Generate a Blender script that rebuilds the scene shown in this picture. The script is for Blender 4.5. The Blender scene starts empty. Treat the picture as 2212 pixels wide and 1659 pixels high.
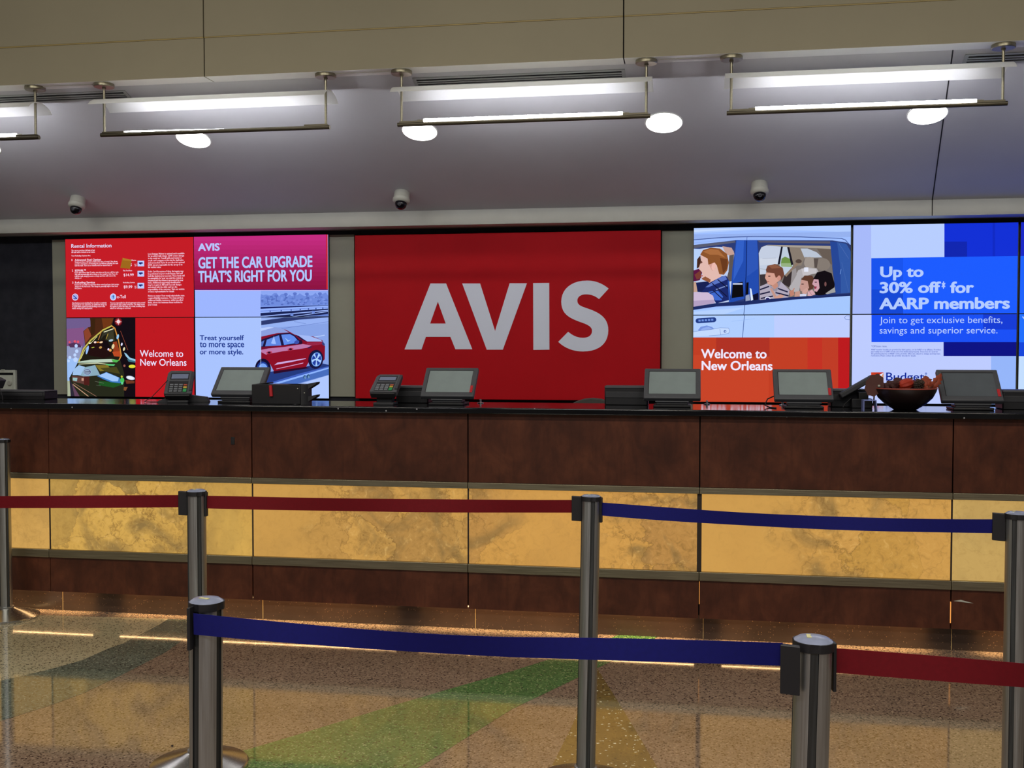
import bpy, math, random
from mathutils import Vector, Matrix
from mathutils.geometry import tessellate_polygon

random.seed(7)
SC = bpy.context.scene
COL = SC.collection
R = math.radians

# ------------------------------------------------------------------ camera, sky, lights, exposure
EYE = Vector((0, 0, 1.55))
YAW, PITCH, ROLL, FPX = R(9.52), R(1.99), R(-0.025), 2300.0
cd = bpy.data.cameras.new('camera'); cam = bpy.data.objects.new('camera', cd); COL.objects.link(cam)
cd.sensor_fit = 'HORIZONTAL'; cd.sensor_width = 36.0; cd.lens = 36.0 * FPX / 2212
cd.clip_start = 0.05; cd.clip_end = 100
CAMROT = Matrix.Rotation(YAW, 3, 'Z') @ Matrix.Rotation(R(90) - PITCH, 3, 'X') @ Matrix.Rotation(-ROLL, 3, 'Z')
cam.matrix_world = Matrix.Translation(EYE) @ CAMROT.to_4x4()
SC.camera = cam
SC.view_settings.view_transform = 'Standard'; SC.view_settings.look = 'None'
SC.view_settings.gamma = 1; SC.view_settings.use_curve_mapping = False
SC.view_settings.exposure = 0.0
W = bpy.data.worlds.new('hall_ambient'); SC.world = W; W.use_nodes = True
W.node_tree.nodes['Background'].inputs[0].default_value = (1.0, 0.97, 0.92, 1)
W.node_tree.nodes['Background'].inputs[1].default_value = 0.09

def lamp(name, loc, rot, sx, sy, power, color):
    l = bpy.data.lights.new(name, 'AREA'); l.shape = 'RECTANGLE'; l.size = sx; l.size_y = sy
    l.energy = power; l.color = color
    o = bpy.data.objects.new(name, l); o.location = loc; o.rotation_euler = rot; COL.objects.link(o)
    return o
# fill lamps added unseen above the hall, to light the fascia and floor
for hx in (-4.5, -1.0, 2.5):
    lamp('hall_fill_lamp', (hx, 1.2, 5.2), (0, 0, 0), 2.4, 0.5, 104, (1.0, 0.93, 0.77))
    lamp('hall_fill_lamp', (hx, -3.0, 5.2), (0, 0, 0), 2.4, 0.5, 118, (0.95, 0.95, 1.0))

# ------------------------------------------------------------------ where a pixel of the photograph lies in the place
def ray(px, py):
    return CAMROT @ Vector(((px - 1106) / FPX, -(py - 829.5) / FPX, -1))
def onY(px, py, Y):
    d = ray(px, py); return EYE + d * (Y / d.y)
def onZ(px, py, Z):
    d = ray(px, py); return EYE + d * ((Z - EYE.z) / d.z)

# ------------------------------------------------------------------ materials
def lin(c):
    f = lambda v: v / 12.92 if v <= 0.04045 else ((v + 0.055) / 1.055) ** 2.4
    return tuple(f(v / 255.0) for v in c) + (1,)
class NT:
    def __init__(s, name):
        s.m = bpy.data.materials.new(name); s.m.use_nodes = True
        s.t = s.m.node_tree; s.b = s.t.nodes['Principled BSDF']
    def n(s, kind, **kw):
        o = s.t.nodes.new(kind)
        for k, v in kw.items():
            if k in o.inputs: o.inputs[k].default_value = v
            else: setattr(o, k, v)
        return o
    def l(s, a, b): s.t.links.new(a, b)
    def math(s, op, a, b=None):
        o = s.t.nodes.new('ShaderNodeMath'); o.operation = op
        for i, v in enumerate((a, b)):
            if v is None: continue
            if isinstance(v, (int, float)): o.inputs[i].default_value = v
            else: s.l(v, o.inputs[i])
        return o.outputs[0]
    def mix(s, f, a, b):
        o = s.t.nodes.new('ShaderNodeMix'); o.data_type = 'RGBA'
        for sock, v in ((o.inputs[0], f), (o.inputs[6], a), (o.inputs[7], b)):
            if isinstance(v, (int, float, tuple)): sock.default_value = v
            else: s.l(v, sock)
        return o.outputs[2]
    def ramp(s, src, stops, interp='LINEAR'):
        o = s.t.nodes.new('ShaderNodeValToRGB'); o.color_ramp.interpolation = interp
        e = o.color_ramp.elements
        while len(e) < len(stops): e.new(0.5)
        for k, (p, c) in enumerate(stops):
            e[k].position = p; e[k].color = c if isinstance(c, tuple) else (c, c, c, 1)
        s.l(src, o.inputs[0]); return o.outputs[0]
    def coord(s, off=(0, 0, 0), scale=(1, 1, 1)):
        tc = s.t.nodes.new('ShaderNodeTexCoord'); mp = s.t.nodes.new('ShaderNodeMapping')
        mp.inputs[1].default_value = off; mp.inputs[3].default_value = scale
        s.l(tc.outputs['Object'], mp.inputs[0]); return mp.outputs[0]
    def noise(s, vec, scale, detail=4, rough=0.55, dist=0.0):
        o = s.n('ShaderNodeTexNoise', Scale=scale, Detail=detail, Roughness=rough, Distortion=dist)
        s.l(vec, o.inputs['Vector']); return o.outputs[0]
def basic(name, c, rough=0.5, metal=0.0, spec=0.5, var=0.0, vscale=8.0, bump=0.0):
    m = NT(name); b = m.b
    b.inputs['Roughness'].default_value = rough; b.inputs['Metallic'].default_value = metal
    b.inputs['Specular IOR Level'].default_value = spec
    lc = lin(c)
    v = m.noise(m.coord(), vscale, 5)
    if var > 0:
        dk = tuple(x * (1 - var) for x in lc[:3]) + (1,); lt = tuple(min(1, x * (1 + var)) for x in lc[:3]) + (1,)
        m.l(m.ramp(v, [(0.3, dk), (0.7, lt)]), b.inputs['Base Color'])
    else:
        b.inputs['Base Color'].default_value = lc
    if bump > 0:
        bp = m.n('ShaderNodeBump', Strength=bump, Distance=0.002); m.l(v, bp.inputs['Height']); m.l(bp.outputs[0], b.inputs['Normal'])
    return m.m
_em = {}
def emit(c, k=1.0):
    key = (tuple(c), k)
    if key not in _em:
        m = NT('glow_%d' % len(_em)); b = m.b
        b.inputs['Base Color'].default_value = (0.003, 0.003, 0.003, 1); b.inputs['Roughness'].default_value = 0.5
        b.inputs['Specular IOR Level'].default_value = 0.0
        b.inputs['Emission Color'].default_value = lin(c); b.inputs['Emission Strength'].default_value = k
        _em[key] = m.m
    return _em[key]

def terrazzo(name, base, chips, chip_scale=118.0):
    m = NT(name); b = m.b; v = m.coord()
    up = lambda c: tuple(min(255, int(k * 1.15)) for k in c); base = up(base); chips = [up(c) for c in chips]
    nz = m.n('ShaderNodeTexNoise', Scale=60.0, Detail=2.0); m.l(v, nz.inputs['Vector'])
    sc = m.n('ShaderNodeVectorMath', operation='SCALE'); sc.inputs[3].default_value = 0.012; m.l(nz.outputs[1], sc.inputs[0])
    ad = m.n('ShaderNodeVectorMath', operation='ADD'); m.l(v, ad.inputs[0]); m.l(sc.outputs[0], ad.inputs[1])
    vo = m.n('ShaderNodeTexVoronoi', Scale=chip_scale); m.l(ad.outputs[0], vo.inputs['Vector'])
    sep = m.n('ShaderNodeSeparateColor'); m.l(vo.outputs['Color'], sep.inputs[0])
    n = len(chips); chipc = m.ramp(sep.outputs[0], [(i / n, lin(c)) for i, c in enumerate(chips)], 'CONSTANT')
    inside = m.math('LESS_THAN', vo.outputs['Distance'], 0.52)
    big = m.noise(v, 1.6, 3); lb = lin(base)[:3]
    tone = m.ramp(big, [(0.3, tuple(x * 0.88 for x in lb) + (1,)), (0.7, tuple(x * 1.10 for x in lb) + (1,))])
    keep = m.math('MULTIPLY', inside, m.math('GREATER_THAN', sep.outputs[1], 0.30))
    m.l(m.mix(keep, tone, chipc), b.inputs['Base Color'])
    m.l(m.ramp(m.noise(v, 30, 3), [(0.3, 0.045), (0.75, 0.095)]), b.inputs['Roughness'])
    b.inputs['IOR'].default_value = 2.4
    return m.m
def onyx_material(seed, tint, stops, x0, x1):
    m = NT('backlit_onyx'); b = m.b; v = m.coord((seed * 3.7, seed * 1.3, seed * 2.1))
    def warped(amount, sc_):
        nz = m.n('ShaderNodeTexNoise', Scale=sc_, Detail=7.0, Roughness=0.62); m.l(v, nz.inputs['Vector'])
        su = m.n('ShaderNodeVectorMath', operation='SUBTRACT'); m.l(nz.outputs[1], su.inputs[0]); su.inputs[1].default_value = (.5, .5, .5)
        sc = m.n('ShaderNodeVectorMath', operation='SCALE'); sc.inputs[3].default_value = amount; m.l(su.outputs[0], sc.inputs[0])
        ad = m.n('ShaderNodeVectorMath', operation='ADD'); m.l(v, ad.inputs[0]); m.l(sc.outputs[0], ad.inputs[1]); return ad.outputs[0]
    lo, mid, hi = tint
    ob = m.coord(); sx_ = m.n('ShaderNodeSeparateXYZ'); m.l(ob, sx_.inputs[0])       # calm stone against busy stone along the slab
    u = m.math('DIVIDE', m.math('SUBTRACT', sx_.outputs[0], x0), x1 - x0)
    u = m.math('ADD', u, m.math('MULTIPLY', m.math('SUBTRACT', m.noise(v, 2.4, 5, 0.6), 0.5), 0.55))
    busy = m.ramp(u, stops)
    soft = m.noise(v, 1.8, 4, 0.5, 0.6); col = m.ramp(soft, [(0.35, lin(mid)), (0.65, lin(hi))])
    cell = m.n('ShaderNodeTexVoronoi', Scale=3.4); m.l(warped(0.5, 3.2), cell.inputs['Vector'])
    sp = m.n('ShaderNodeSeparateColor'); m.l(cell.outputs['Color'], sp.inputs[0])
    col = m.mix(m.math('MULTIPLY', busy, m.ramp(sp.outputs[0], [(0.25, 0.75), (0.55, 0.0)])), col, lin(lo))
    smoke = m.noise(v, 3.2, 5, 0.55, 1.2)
    col = m.mix(m.math('MULTIPLY', m.ramp(smoke, [(0.50, 0.0), (0.66, 0.85)]), busy), col, lin((122, 98, 58)))
    edge = m.n('ShaderNodeTexVoronoi', Scale=3.4, feature='DISTANCE_TO_EDGE'); m.l(warped(0.5, 3.2), edge.inputs['Vector'])
    crack = m.ramp(edge.outputs['Distance'], [(0.0, 0.8), (0.010, 0.3), (0.03, 0.0)])
    col = m.mix(m.math('MULTIPLY', crack, busy), col, lin((120, 86, 40)))
    fine = m.noise(v, 26, 8, 0.72, 0.8)
    col = m.mix(m.math('MULTIPLY', m.ramp(fine, [(0.30, 0.9), (0.50, 0.0)]), m.math('ADD', m.math('MULTIPLY', busy, 0.85), 0.12)), col, lin((138, 100, 46)))
    col = m.mix(m.math('MULTIPLY', m.ramp(fine, [(0.56, 0.0), (0.70, 0.6)]), busy), col, lin((232, 186, 108)))
    m.l(col, b.inputs['Emission Color']); b.inputs['Emission Strength'].default_value = 0.92
    b.inputs['Base Color'].default_value = (0.05, 0.04, 0.02, 1); b.inputs['Roughness'].default_value = 0.25
    return m.m
def wood_material():
    m = NT('stained_wood'); b = m.b; v = m.coord()
    n1 = m.noise(m.coord((0, 0, 0), (3.6, 3.6, 3.0)), 1.8, 6, 0.62, 0.5); n2 = m.noise(m.coord((4, 0, 1), (9, 9, 2.0)), 3.2, 6, 0.65, 0.6)
    c = m.ramp(n1, [(0.3, lin((60, 28, 16))), (0.52, lin((78, 39, 23))), (0.72, lin((94, 50, 30)))])
    c = m.mix(m.ramp(n2, [(0.45, 0.0), (0.75, 0.45)]), c, lin((40, 16, 9)))
    m.l(c, b.inputs['Base Color']); b.inputs['Roughness'].default_value = 0.42; b.inputs['Specular IOR Level'].default_value = 0.35
    return m.m
def speckled(name, base, fleck, scale, cut, rough, spec=0.5):
    m = NT(name); b = m.b; v = m.coord()
    vo = m.n('ShaderNodeTexVoronoi', Scale=scale); m.l(v, vo.inputs['Vector'])
    sep = m.n('ShaderNodeSeparateColor'); m.l(vo.outputs['Color'], sep.inputs[0])
    f = m.math('MULTIPLY', m.math('LESS_THAN', vo.outputs['Distance'], 0.3), m.math('GREATER_THAN', sep.outputs[0], cut))
    big = m.noise(v, 3.0, 5)
    c0 = m.ramp(big, [(0.3, tuple(x * 0.6 for x in lin(base)[:3]) + (1,)), (0.7, tuple(x * 1.4 for x in lin(base)[:3]) + (1,))])
    m.l(m.mix(f, c0, lin(fleck)), b.inputs['Base Color'])
    b.inputs['Roughness'].default_value = rough; b.inputs['Specular IOR Level'].default_value = spec
    return m.m
def brushed(name, c, rough, axis):
    m = NT(name); b = m.b; sc = [60, 60, 60]; sc[axis] = 1.2
    v = m.coord((0, 0, 0), tuple(sc)); n = m.noise(v, 4, 3)
    lc = lin(c)
    m.l(m.ramp(n, [(0.3, tuple(x * 0.85 for x in lc[:3]) + (1,)), (0.7, tuple(x * 1.1 for x in lc[:3]) + (1,))]), b.inputs['Base Color'])
    b.inputs['Metallic'].default_value = 1.0
    m.l(m.ramp(n, [(0.3, rough * 0.85), (0.7, rough * 1.15)]), b.inputs['Roughness'])
    return m.m

M = {}
M['fascia'] = basic('fascia_paint', (166, 158, 134), 0.65, var=0.05, vscale=1.2, bump=0.05)
M['lit_ledge'] = basic('lit_ledge_strip', (176, 156, 100), 0.5)  # pale gold paints in the light caught on the fascia joint's ledge
M['joint'] = basic('dark_joint', (22, 21, 20), 0.9)
M['soffit'] = basic('soffit_white', (240, 242, 236), 0.6, var=0.02)
M['ceiling'] = basic('ceiling_paint', (196, 196, 198), 0.7, var=0.03, vscale=2.0)
M['band'] = basic('band_paint', (190, 190, 180), 0.65, var=0.03)
M['dark_wall'] = basic('charcoal_fabric', (44, 45, 51), 0.95, spec=0.2, var=0.25, vscale=9.0, bump=0.1)
M['grey_board'] = basic('grey_board', (150, 150, 132), 0.6, var=0.04, vscale=3.0)
M['sign_red'] = basic('sign_red', (184, 9, 22), 0.6, spec=0.15, var=0.05, vscale=2.0)
M['sign_letter'] = basic('sign_letter', (228, 234, 248), 0.5, spec=0.2)
M['wood'] = wood_material()
M['granite'] = speckled('black_granite', (12, 12, 15), (150, 150, 155), 70, 0.985, 0.08)
M['toe'] = speckled('brown_granite', (62, 46, 35), (120, 96, 72), 130, 0.88, 0.4)
M['rail'] = brushed('bronze_rail', (146, 138, 116), 0.45, 0)
M['rod_dark'] = basic('dark_divider', (40, 28, 18), 0.7)
M['steel'] = brushed('brushed_steel', (172, 174, 174), 0.42, 2)
M['steel_shade'] = brushed('shaded_channel_steel', (84, 86, 86), 0.5, 2)  # the pole's steel again, groove shade put into a darker colour
M['chrome'] = brushed('satin_steel', (196, 194, 190), 0.24, 2)
M['rod'] = brushed('dark_rod', (104, 98, 84), 0.42, 0)
M['nickel'] = brushed('satin_nickel', (160, 154, 134), 0.36, 0)
M['black'] = basic('black_plastic', (20, 19, 23), 0.5, var=0.1)
M['black2'] = basic('charcoal_plastic', (46, 46, 50), 0.55, var=0.08, vscale=30)
M['bezel'] = basic('monitor_grey', (74, 75, 80), 0.5, var=0.05, vscale=20)
M['bezel_black'] = basic('display_bezel', (8, 8, 12), 0.4)
M['glass_off'] = basic('unlit_screen', (138, 150, 150), 0.28, var=0.12, vscale=5.0)
M['glass_dark'] = basic('dim_screen', (88, 94, 100), 0.28, var=0.15, vscale=5.0)
M['lcd'] = basic('small_lcd', (120, 130, 158), 0.3)
M['key'] = basic('grey_keys', (120, 124, 130), 0.5)
M['key_green'] = basic('green_key', (40, 150, 80), 0.5)
M['key_yellow'] = basic('yellow_key', (205, 170, 60), 0.5)
M['key_red'] = basic('red_key', (190, 80, 50), 0.5)
M['red_tab'] = basic('red_tab', (196, 40, 48), 0.4)
M['white_plastic'] = basic('ivory_plastic', (178, 178, 166), 0.45, var=0.05)
M['plate'] = basic('white_plate', (200, 204, 190), 0.5, var=0.06)
M['dome_glass'] = basic('smoked_dome', (8, 7, 14), 0.05)
M['belt_red'] = basic('red_webbing', (98, 4, 16), 0.75, spec=0.2, var=0.08, vscale=120)
M['belt_blue'] = basic('blue_webbing', (14, 15, 92), 0.75, spec=0.2, var=0.08, vscale=120)
M['cap_top'] = basic('grey_cap_label', (120, 126, 148), 0.3, var=0.15, vscale=30)
M['cap_mark'] = basic('cap_mark', (190, 185, 130), 0.4)
M['slat_dark'] = basic('vent_dark', (14, 14, 14), 0.9)
M['slat'] = basic('vent_slat', (170, 174, 172), 0.5)
M['tube'] = emit((240, 241, 250), 72.0)
M['lamp_disc'] = emit((255, 252, 250), 11.0)
M['led'] = emit((255, 200, 138), 10.0)
M['leak'] = emit((255, 166, 84), 0.9)
m = NT('reflector_acrylic'); m.b.inputs['Base Color'].default_value = lin((240, 240, 240)); m.b.inputs['Roughness'].default_value = 0.55
tr = m.n('ShaderNodeBsdfTranslucent'); tr.inputs[0].default_value = lin((236, 236, 228)); mx = m.n('ShaderNodeMixShader'); mx.inputs[0].default_value = 0.62
m.l(m.b.outputs[0], mx.inputs[1]); m.l(tr.outputs[0], mx.inputs[2]); m.l(mx.outputs[0], m.t.nodes['Material Output'].inputs[0]); M['reflector'] = m.m
M['chair'] = basic('grey_upholstery', (74, 72, 68), 0.9, var=0.1)
M['bowl'] = basic('dark_bowl', (34, 22, 22), 0.35, var=0.2)
M['bowl_rim'] = basic('copper_rim', (150, 66, 52), 0.35)
M['gourd'] = basic('orange_gourd', (170, 48, 26), 0.45, var=0.12)
M['pumpkin'] = basic('red_pumpkin', (92, 20, 20), 0.5, var=0.15)
M['cone'] = basic('pine_cone', (66, 48, 38), 0.8, var=0.3, vscale=40)
M['leaf_dark'] = basic('dark_leaf', (66, 24, 22), 0.7, var=0.2)
M['leaf_rust'] = basic('rust_leaf', (146, 58, 30), 0.65, var=0.2)
M['leaf_brown'] = basic('brown_leaf', (84, 46, 40), 0.7, var=0.15)
M['stem'] = basic('brown_stem', (70, 50, 34), 0.8)
M['clear'] = basic('frosted_edge', (130, 140, 200), 0.2)
M['paper'] = basic('paper_scrap', (190, 165, 110), 0.8)
M['dirt'] = basic('dark_scrap', (30, 16, 14), 0.8)
M['cable'] = basic('black_cable', (26, 24, 26), 0.6)

# ------------------------------------------------------------------ mesh building
class MB:
    def __init__(s): s.v = []; s.f = []; s.mi = []
    def add(s, vs, fs, mi=0):
        k = len(s.v); s.v += [Vector(p) for p in vs]
        for f in fs: s.f.append(tuple(i + k for i in f)); s.mi.append(mi)
        return s
    def box(s, a, b, mi=0):
        (x0, y0, z0), (x1, y1, z1) = a, b
        return s.add([(x0, y0, z0), (x1, y0, z0), (x1, y1, z0), (x0, y1, z0), (x0, y0, z1), (x1, y0, z1), (x1, y1, z1), (x0, y1, z1)],
                     [(0, 3, 2, 1), (4, 5, 6, 7), (0, 1, 5, 4), (1, 2, 6, 5), (2, 3, 7, 6), (3, 0, 4, 7)], mi)
    def lathe(s, prof, n=32, mi=0, c=(0, 0, 0), close=True):
        vs, fs = [], []
        for r, z in prof:
            for k in range(n):
                a = 2 * math.pi * k / n; vs.append((c[0] + r * math.cos(a), c[1] + r * math.sin(a), c[2] + z))
        for i in range(len(prof) - 1):
            for k in range(n):
                k2 = (k + 1) % n; fs.append((i * n + k, i * n + k2, (i + 1) * n + k2, (i + 1) * n + k))
        if close:
            fs.append(tuple(range(n - 1, -1, -1))); fs.append(tuple((len(prof) - 1) * n + k for k in range(n)))
        return s.add(vs, fs, mi)
    def tube(s, pts, r, n=10, mi=0, cap=True):
        pts = [Vector(p) for p in pts]; vs, fs = [], []
        up = Vector((0, 0, 1))
        for i, p in enumerate(pts):
            t = (pts[min(i + 1, len(pts) - 1)] - pts[max(i - 1, 0)]).normalized()
            a = t.cross(up)
            if a.length < 1e-3: a = t.cross(Vector((0, 1, 0)))
            a.normalize(); b = a.cross(t).normalized()
            for k in range(n):
                q = 2 * math.pi * k / n; vs.append(p + a * (r * math.cos(q)) + b * (r * math.sin(q)))
        for i in range(len(pts) - 1):
            for k in range(n):
                k2 = (k + 1) % n; fs.append((i * n + k, i * n + k2, (i + 1) * n + k2, (i + 1) * n + k))
        if cap: fs.append(tuple(range(n))[::-1]); fs.append(tuple((len(pts) - 1) * n + k for k in range(n)))
        return s.add(vs, fs, mi)
    def prism(s, poly, d, mi=0):           # poly: 3D loop, d: extrusion vector
        poly = [Vector(p) for p in poly]; d = Vector(d); n = len(poly)
        tris = tessellate_polygon([poly])
        s.add(poly, [tuple(t) for t in tris], mi); s.add([p + d for p in poly], [tuple(t)[::-1] for t in tris], mi)
        return s.add(poly + [p + d for p in poly], [(i, (i + 1) % n, (i + 1) % n + n, i + n) for i in range(n)], mi)
    def xf(s, mat):
        s.v = [mat @ p for p in s.v]; return s
    def build(s, name, mats, parent=None, origin=(0, 0, 0), bevel=0.0, smooth=35, seg=2):
        me = bpy.data.meshes.new(name); o = Vector(origin)
        me.from_pydata([tuple(p - o) for p in s.v], [], s.f)
        for mt in (mats if isinstance(mats, (list, tuple)) else [mats]): me.materials.append(mt)
        me.polygons.foreach_set('material_index', s.mi)
        import bmesh
        bm = bmesh.new(); bm.from_mesh(me)
        bmesh.ops.remove_doubles(bm, verts=bm.verts, dist=1e-6) if len(bm.verts) < 4000 else None
        bmesh.ops.recalc_face_normals(bm, faces=bm.faces); bm.to_mesh(me); bm.free()
        if smooth:
            me.shade_smooth(); me.set_sharp_from_angle(angle=R(smooth))
        ob = bpy.data.objects.new(name, me); COL.objects.link(ob)
        if parent is not None: ob.parent = parent
        else: ob.location = o
        if bevel:
            b = ob.modifiers.new('edge', 'BEVEL'); b.width = bevel; b.segments = seg; b.limit_method = 'ANGLE'; b.angle_limit = R(40)
        return ob
def tag(o, label, cat=None, group=None, kind=None):
    if label: o['label'] = label
    if cat: o['category'] = cat
    if group: o['group'] = group
    if kind: o['kind'] = kind
    return o
def thing(name, label, cat, loc, group=None, rz=0.0):
    o = bpy.data.objects.new(name, None); COL.objects.link(o); o.location = loc; o.rotation_euler = (0, 0, rz)
    o.empty_display_size = 0.1
    return tag(o, label, cat, group)
def structure(o, label): return tag(o, label, None, None, 'structure')
def copy_tree(root, loc, label, rz=None):
    def cp(o, par):
        c = o.copy(); COL.objects.link(c); c.parent = par
        for ch in list(o.children): cp(ch, c)
        return c
    r = cp(root, None); r.location = loc; r['label'] = label
    if rz is not None: r.rotation_euler = (0, 0, rz)
    return r

# ------------------------------------------------------------------ the setting
XL, XR = -7.6, 5.2
YF, YFACE, YTOE = 5.58, 5.62, 5.70          # worktop edge, panel faces, plinth
ZT = 1.225
# floor with its inlaid terrazzo bands
fl = MB(); fl.add([(-9, -4, 0), (7, -4, 0), (7, 9.2, 0), (-9, 9.2, 0)], [(0, 1, 2, 3)], 0)
def patch(px, mi, dz):
    pts = [onZ(x, y, 0.0) for x, y in px]
    pts = [Vector((p.x, p.y, dz)) for p in pts]
    fl.add(pts, [tuple(t) for t in tessellate_polygon([pts])], mi)
Z0 = [(364, 1337), (345, 1349), (266, 1390), (234, 1401), (177, 1426.5), (104, 1447), (0, 1471)]
Z1 = [(-420, 1650), (-300, 1640), (0, 1558), (111, 1523), (183.5, 1496), (266, 1456.6), (358, 1409), (389, 1387), (455, 1340)]
patch([(-900, 1500), (-900, 1300), (364, 1337)] + Z0[1:] + [(-500, 1590)], 1, 0.0004)
patch(Z0 + [(-500, 1590), (-600, 1700)] + Z1[1:], 2, 0.0006)
patch([(1425, 1374), (1335, 1372), (1251, 1404), (1106, 1450), (1000, 1480), (840, 1527), (650, 1585), (525, 1622), (300, 1690), (-100, 1830),
       (200, 2150), (640, 1780), (910, 1655), (1106, 1532), (1246, 1465), (1330, 1424)], 3, 0.0006)
patch([(1290, 1444), (1235, 1570), (1190, 1659), (1100, 1850), (1540, 1850), (1418, 1655), (1360, 1556)], 4, 0.0008)
floor = fl.build('floor', [
    terrazzo('terrazzo_brown', (118, 100, 84), [(66, 52, 44), (132, 112, 95), (92, 74, 62), (144, 124, 104), (38, 30, 28), (112, 94, 78)]),
    terrazzo('terrazzo_cream', (158, 148, 120), [(104, 98, 76), (170, 160, 132), (48, 46, 38), (158, 148, 120), (150, 142, 116)]),
    terrazzo('terrazzo_slate', (86, 92, 80), [(52, 58, 50), (122, 126, 110), (30, 36, 34), (98, 104, 92), (82, 88, 78)]),
    terrazzo('terrazzo_green', (70, 104, 56), [(40, 80, 38), (104, 128, 78), (28, 46, 28), (76, 108, 60), (124, 138, 94), (54, 92, 46)]),
    terrazzo('terrazzo_gold', (100, 82, 40), [(76, 60, 28), (114, 94, 46), (52, 42, 22), (100, 80, 38), (96, 78, 36), (106, 88, 44), (92, 74, 34), (84, 68, 32), (96, 78, 36), (100, 82, 40), (96, 78, 36), (200, 196, 170)], 105.0)], smooth=0)
structure(floor, 'polished terrazzo floor with brown, cream, slate, green and gold inlays')
b = MB(); b.box((XL, 8.55, 0), (XR, 8.7, 2.53)); structure(b.build('wall_back', M['dark_wall']), 'charcoal back wall behind the displays')
b = MB(); b.box((XL, 8.30, 2.520), (XR, 8.7, 2.636))
b.box((1.748, 8.298, 2.520), (1.754, 8.301, 2.636), 1)
structure(b.build('trim_1', [M['band'], M['joint']], smooth=0), 'pale grey band along the top of the back wall')
# sloping ceiling from the soffit down to the wall
CY1, CZ1, CY2, CZ2 = 6.60, 3.28, 8.30, 2.636
CN = Vector((0, CZ1 - CZ2, CY2 - CY1)).normalized()     # up, away from the room
CD = Vector((0, CY2 - CY1, CZ2 - CZ1)).normalized()     # down the slope
def onC(px, py):
    d = ray(px, py); p0 = Vector((0, CY1, CZ1)); return EYE + d * (CN.dot(p0 - EYE) / CN.dot(d))
b = MB(); loop = [Vector((XL, CY1, CZ1)), Vector((XL, CY2 + .1, CZ2 - .1 * (CZ1 - CZ2) / (CY2 - CY1))), Vector((XR, CY2 + .1, CZ2 - .1 * (CZ1 - CZ2) / (CY2 - CY1))), Vector((XR, CY1, CZ1))]
b.prism(loop, CN * 0.04)
j0, j1 = Vector((1.495, CY1, CZ1)), Vector((1.751, CY2, CZ2)); w = Vector((0.004, 0, 0))
b.prism([j0 - w, j0 + w, j1 + w, j1 - w], CN * -0.0015, 1)
structure(b.build('ceiling', [M['ceiling'], M['joint']], smooth=0), 'sloping grey ceiling with one open joint')
# fascia and soffit: panels with open joints
b = MB(); YS0, YS1, ZS, ZJ = 6.46, 6.62, 3.28, 3.527
seams = [XL, onY(441, 120, YS0).x, onY(1347, 80, YS0).x, XR]
for i in range(3):
    x0, x1 = seams[i] + .004, seams[i + 1] - .004
    b.box((x0, YS0, ZS), (x1, YS1, ZJ - .004), 0); b.box((x0, YS0 - .006, ZJ + .004), (x1, YS1, 4.6), 0)
    b.box((x0, YS0 + .001, ZS - .001), (x1, YS1 + .0, ZS + .0005), 3)
    b.box((x0, YS0 - .004, ZJ - .0035), (x1, YS1 - .02, ZJ + .0035), 2)
b.box((XL, YS0 + .012, ZS + .004), (XR, YS1 - .002, 4.58), 1)
structure(b.build('trim_2', [M['fascia'], M['joint'], M['lit_ledge'], M['soffit']], smooth=0), 'taupe fascia panels over the counter with a white soffit underneath')
b = MB(); b.box((-5.497, 8.53, 1.135), (-2.76, 8.552, 2.482)); structure(b.build('trim_3', M['grey_board'], smooth=0), 'grey board behind the four displays left of the red sign')
b = MB(); b.box((-0.228, 8.53, 1.135), (XR, 8.552, 2.468)); structure(b.build('trim_4', M['grey_board'], smooth=0), 'grey board behind the displays right of the red sign')

# ------------------------------------------------------------------ service counter
ctr = thing('service_counter', 'long dark wood service counter with glowing onyx panels and black stone top', 'counter', (-1.2, 5.85, 0))
O = ctr.location
b = MB(); b.box((XL, YF, ZT - .034), (XR, 6.15, ZT)); b.build('worktop', M['granite'], ctr, O, bevel=0.006, seg=3)
sx = [XL, onY(105, 1000, YFACE).x, onY(545, 1100, YFACE).x, onY(1011, 1100, YFACE).x, onY(1511, 1100, YFACE).x, onY(2057, 1100, YFACE).x, XR]
Z = lambda y: onY(1106, y, YFACE).z
zu0, zr1, zo1, zo0, zr0, zl1, zl0 = Z(1043.5), Z(1043.5), Z(1057.5), Z(1220.5), Z(1220.5), Z(1239.5), Z(1319)
for i in range(6):
    g = .0035 if i else 0; x0, x1 = sx[i] + g, sx[i + 1] - g
    b = MB(); b.box((x0, YFACE, zu0), (x1, YFACE + .03, ZT - .034)); b.build('wood_panel', M['wood'], ctr, O, smooth=0)
    b = MB(); b.box((x0, YFACE, zl0), (x1, YFACE + .03, zl1)); b.build('wood_panel', M['wood'], ctr, O, smooth=0)
tints = [((190, 146, 72), (206, 160, 82), (216, 170, 90)), ((128, 108, 62), (204, 160, 76), (218, 174, 84)), ((172, 130, 68), (202, 154, 76), (212, 162, 80)),
         ((176, 130, 70), (208, 155, 74), (214, 160, 78)), ((192, 146, 62), (206, 155, 76), (212, 162, 80)), ((190, 154, 88), (196, 160, 90), (202, 168, 96))]
tints = [tuple((r_ - 2, g_ - 4, b_ - 2) for r_, g_, b_ in t_) for t_ in tints]
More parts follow.
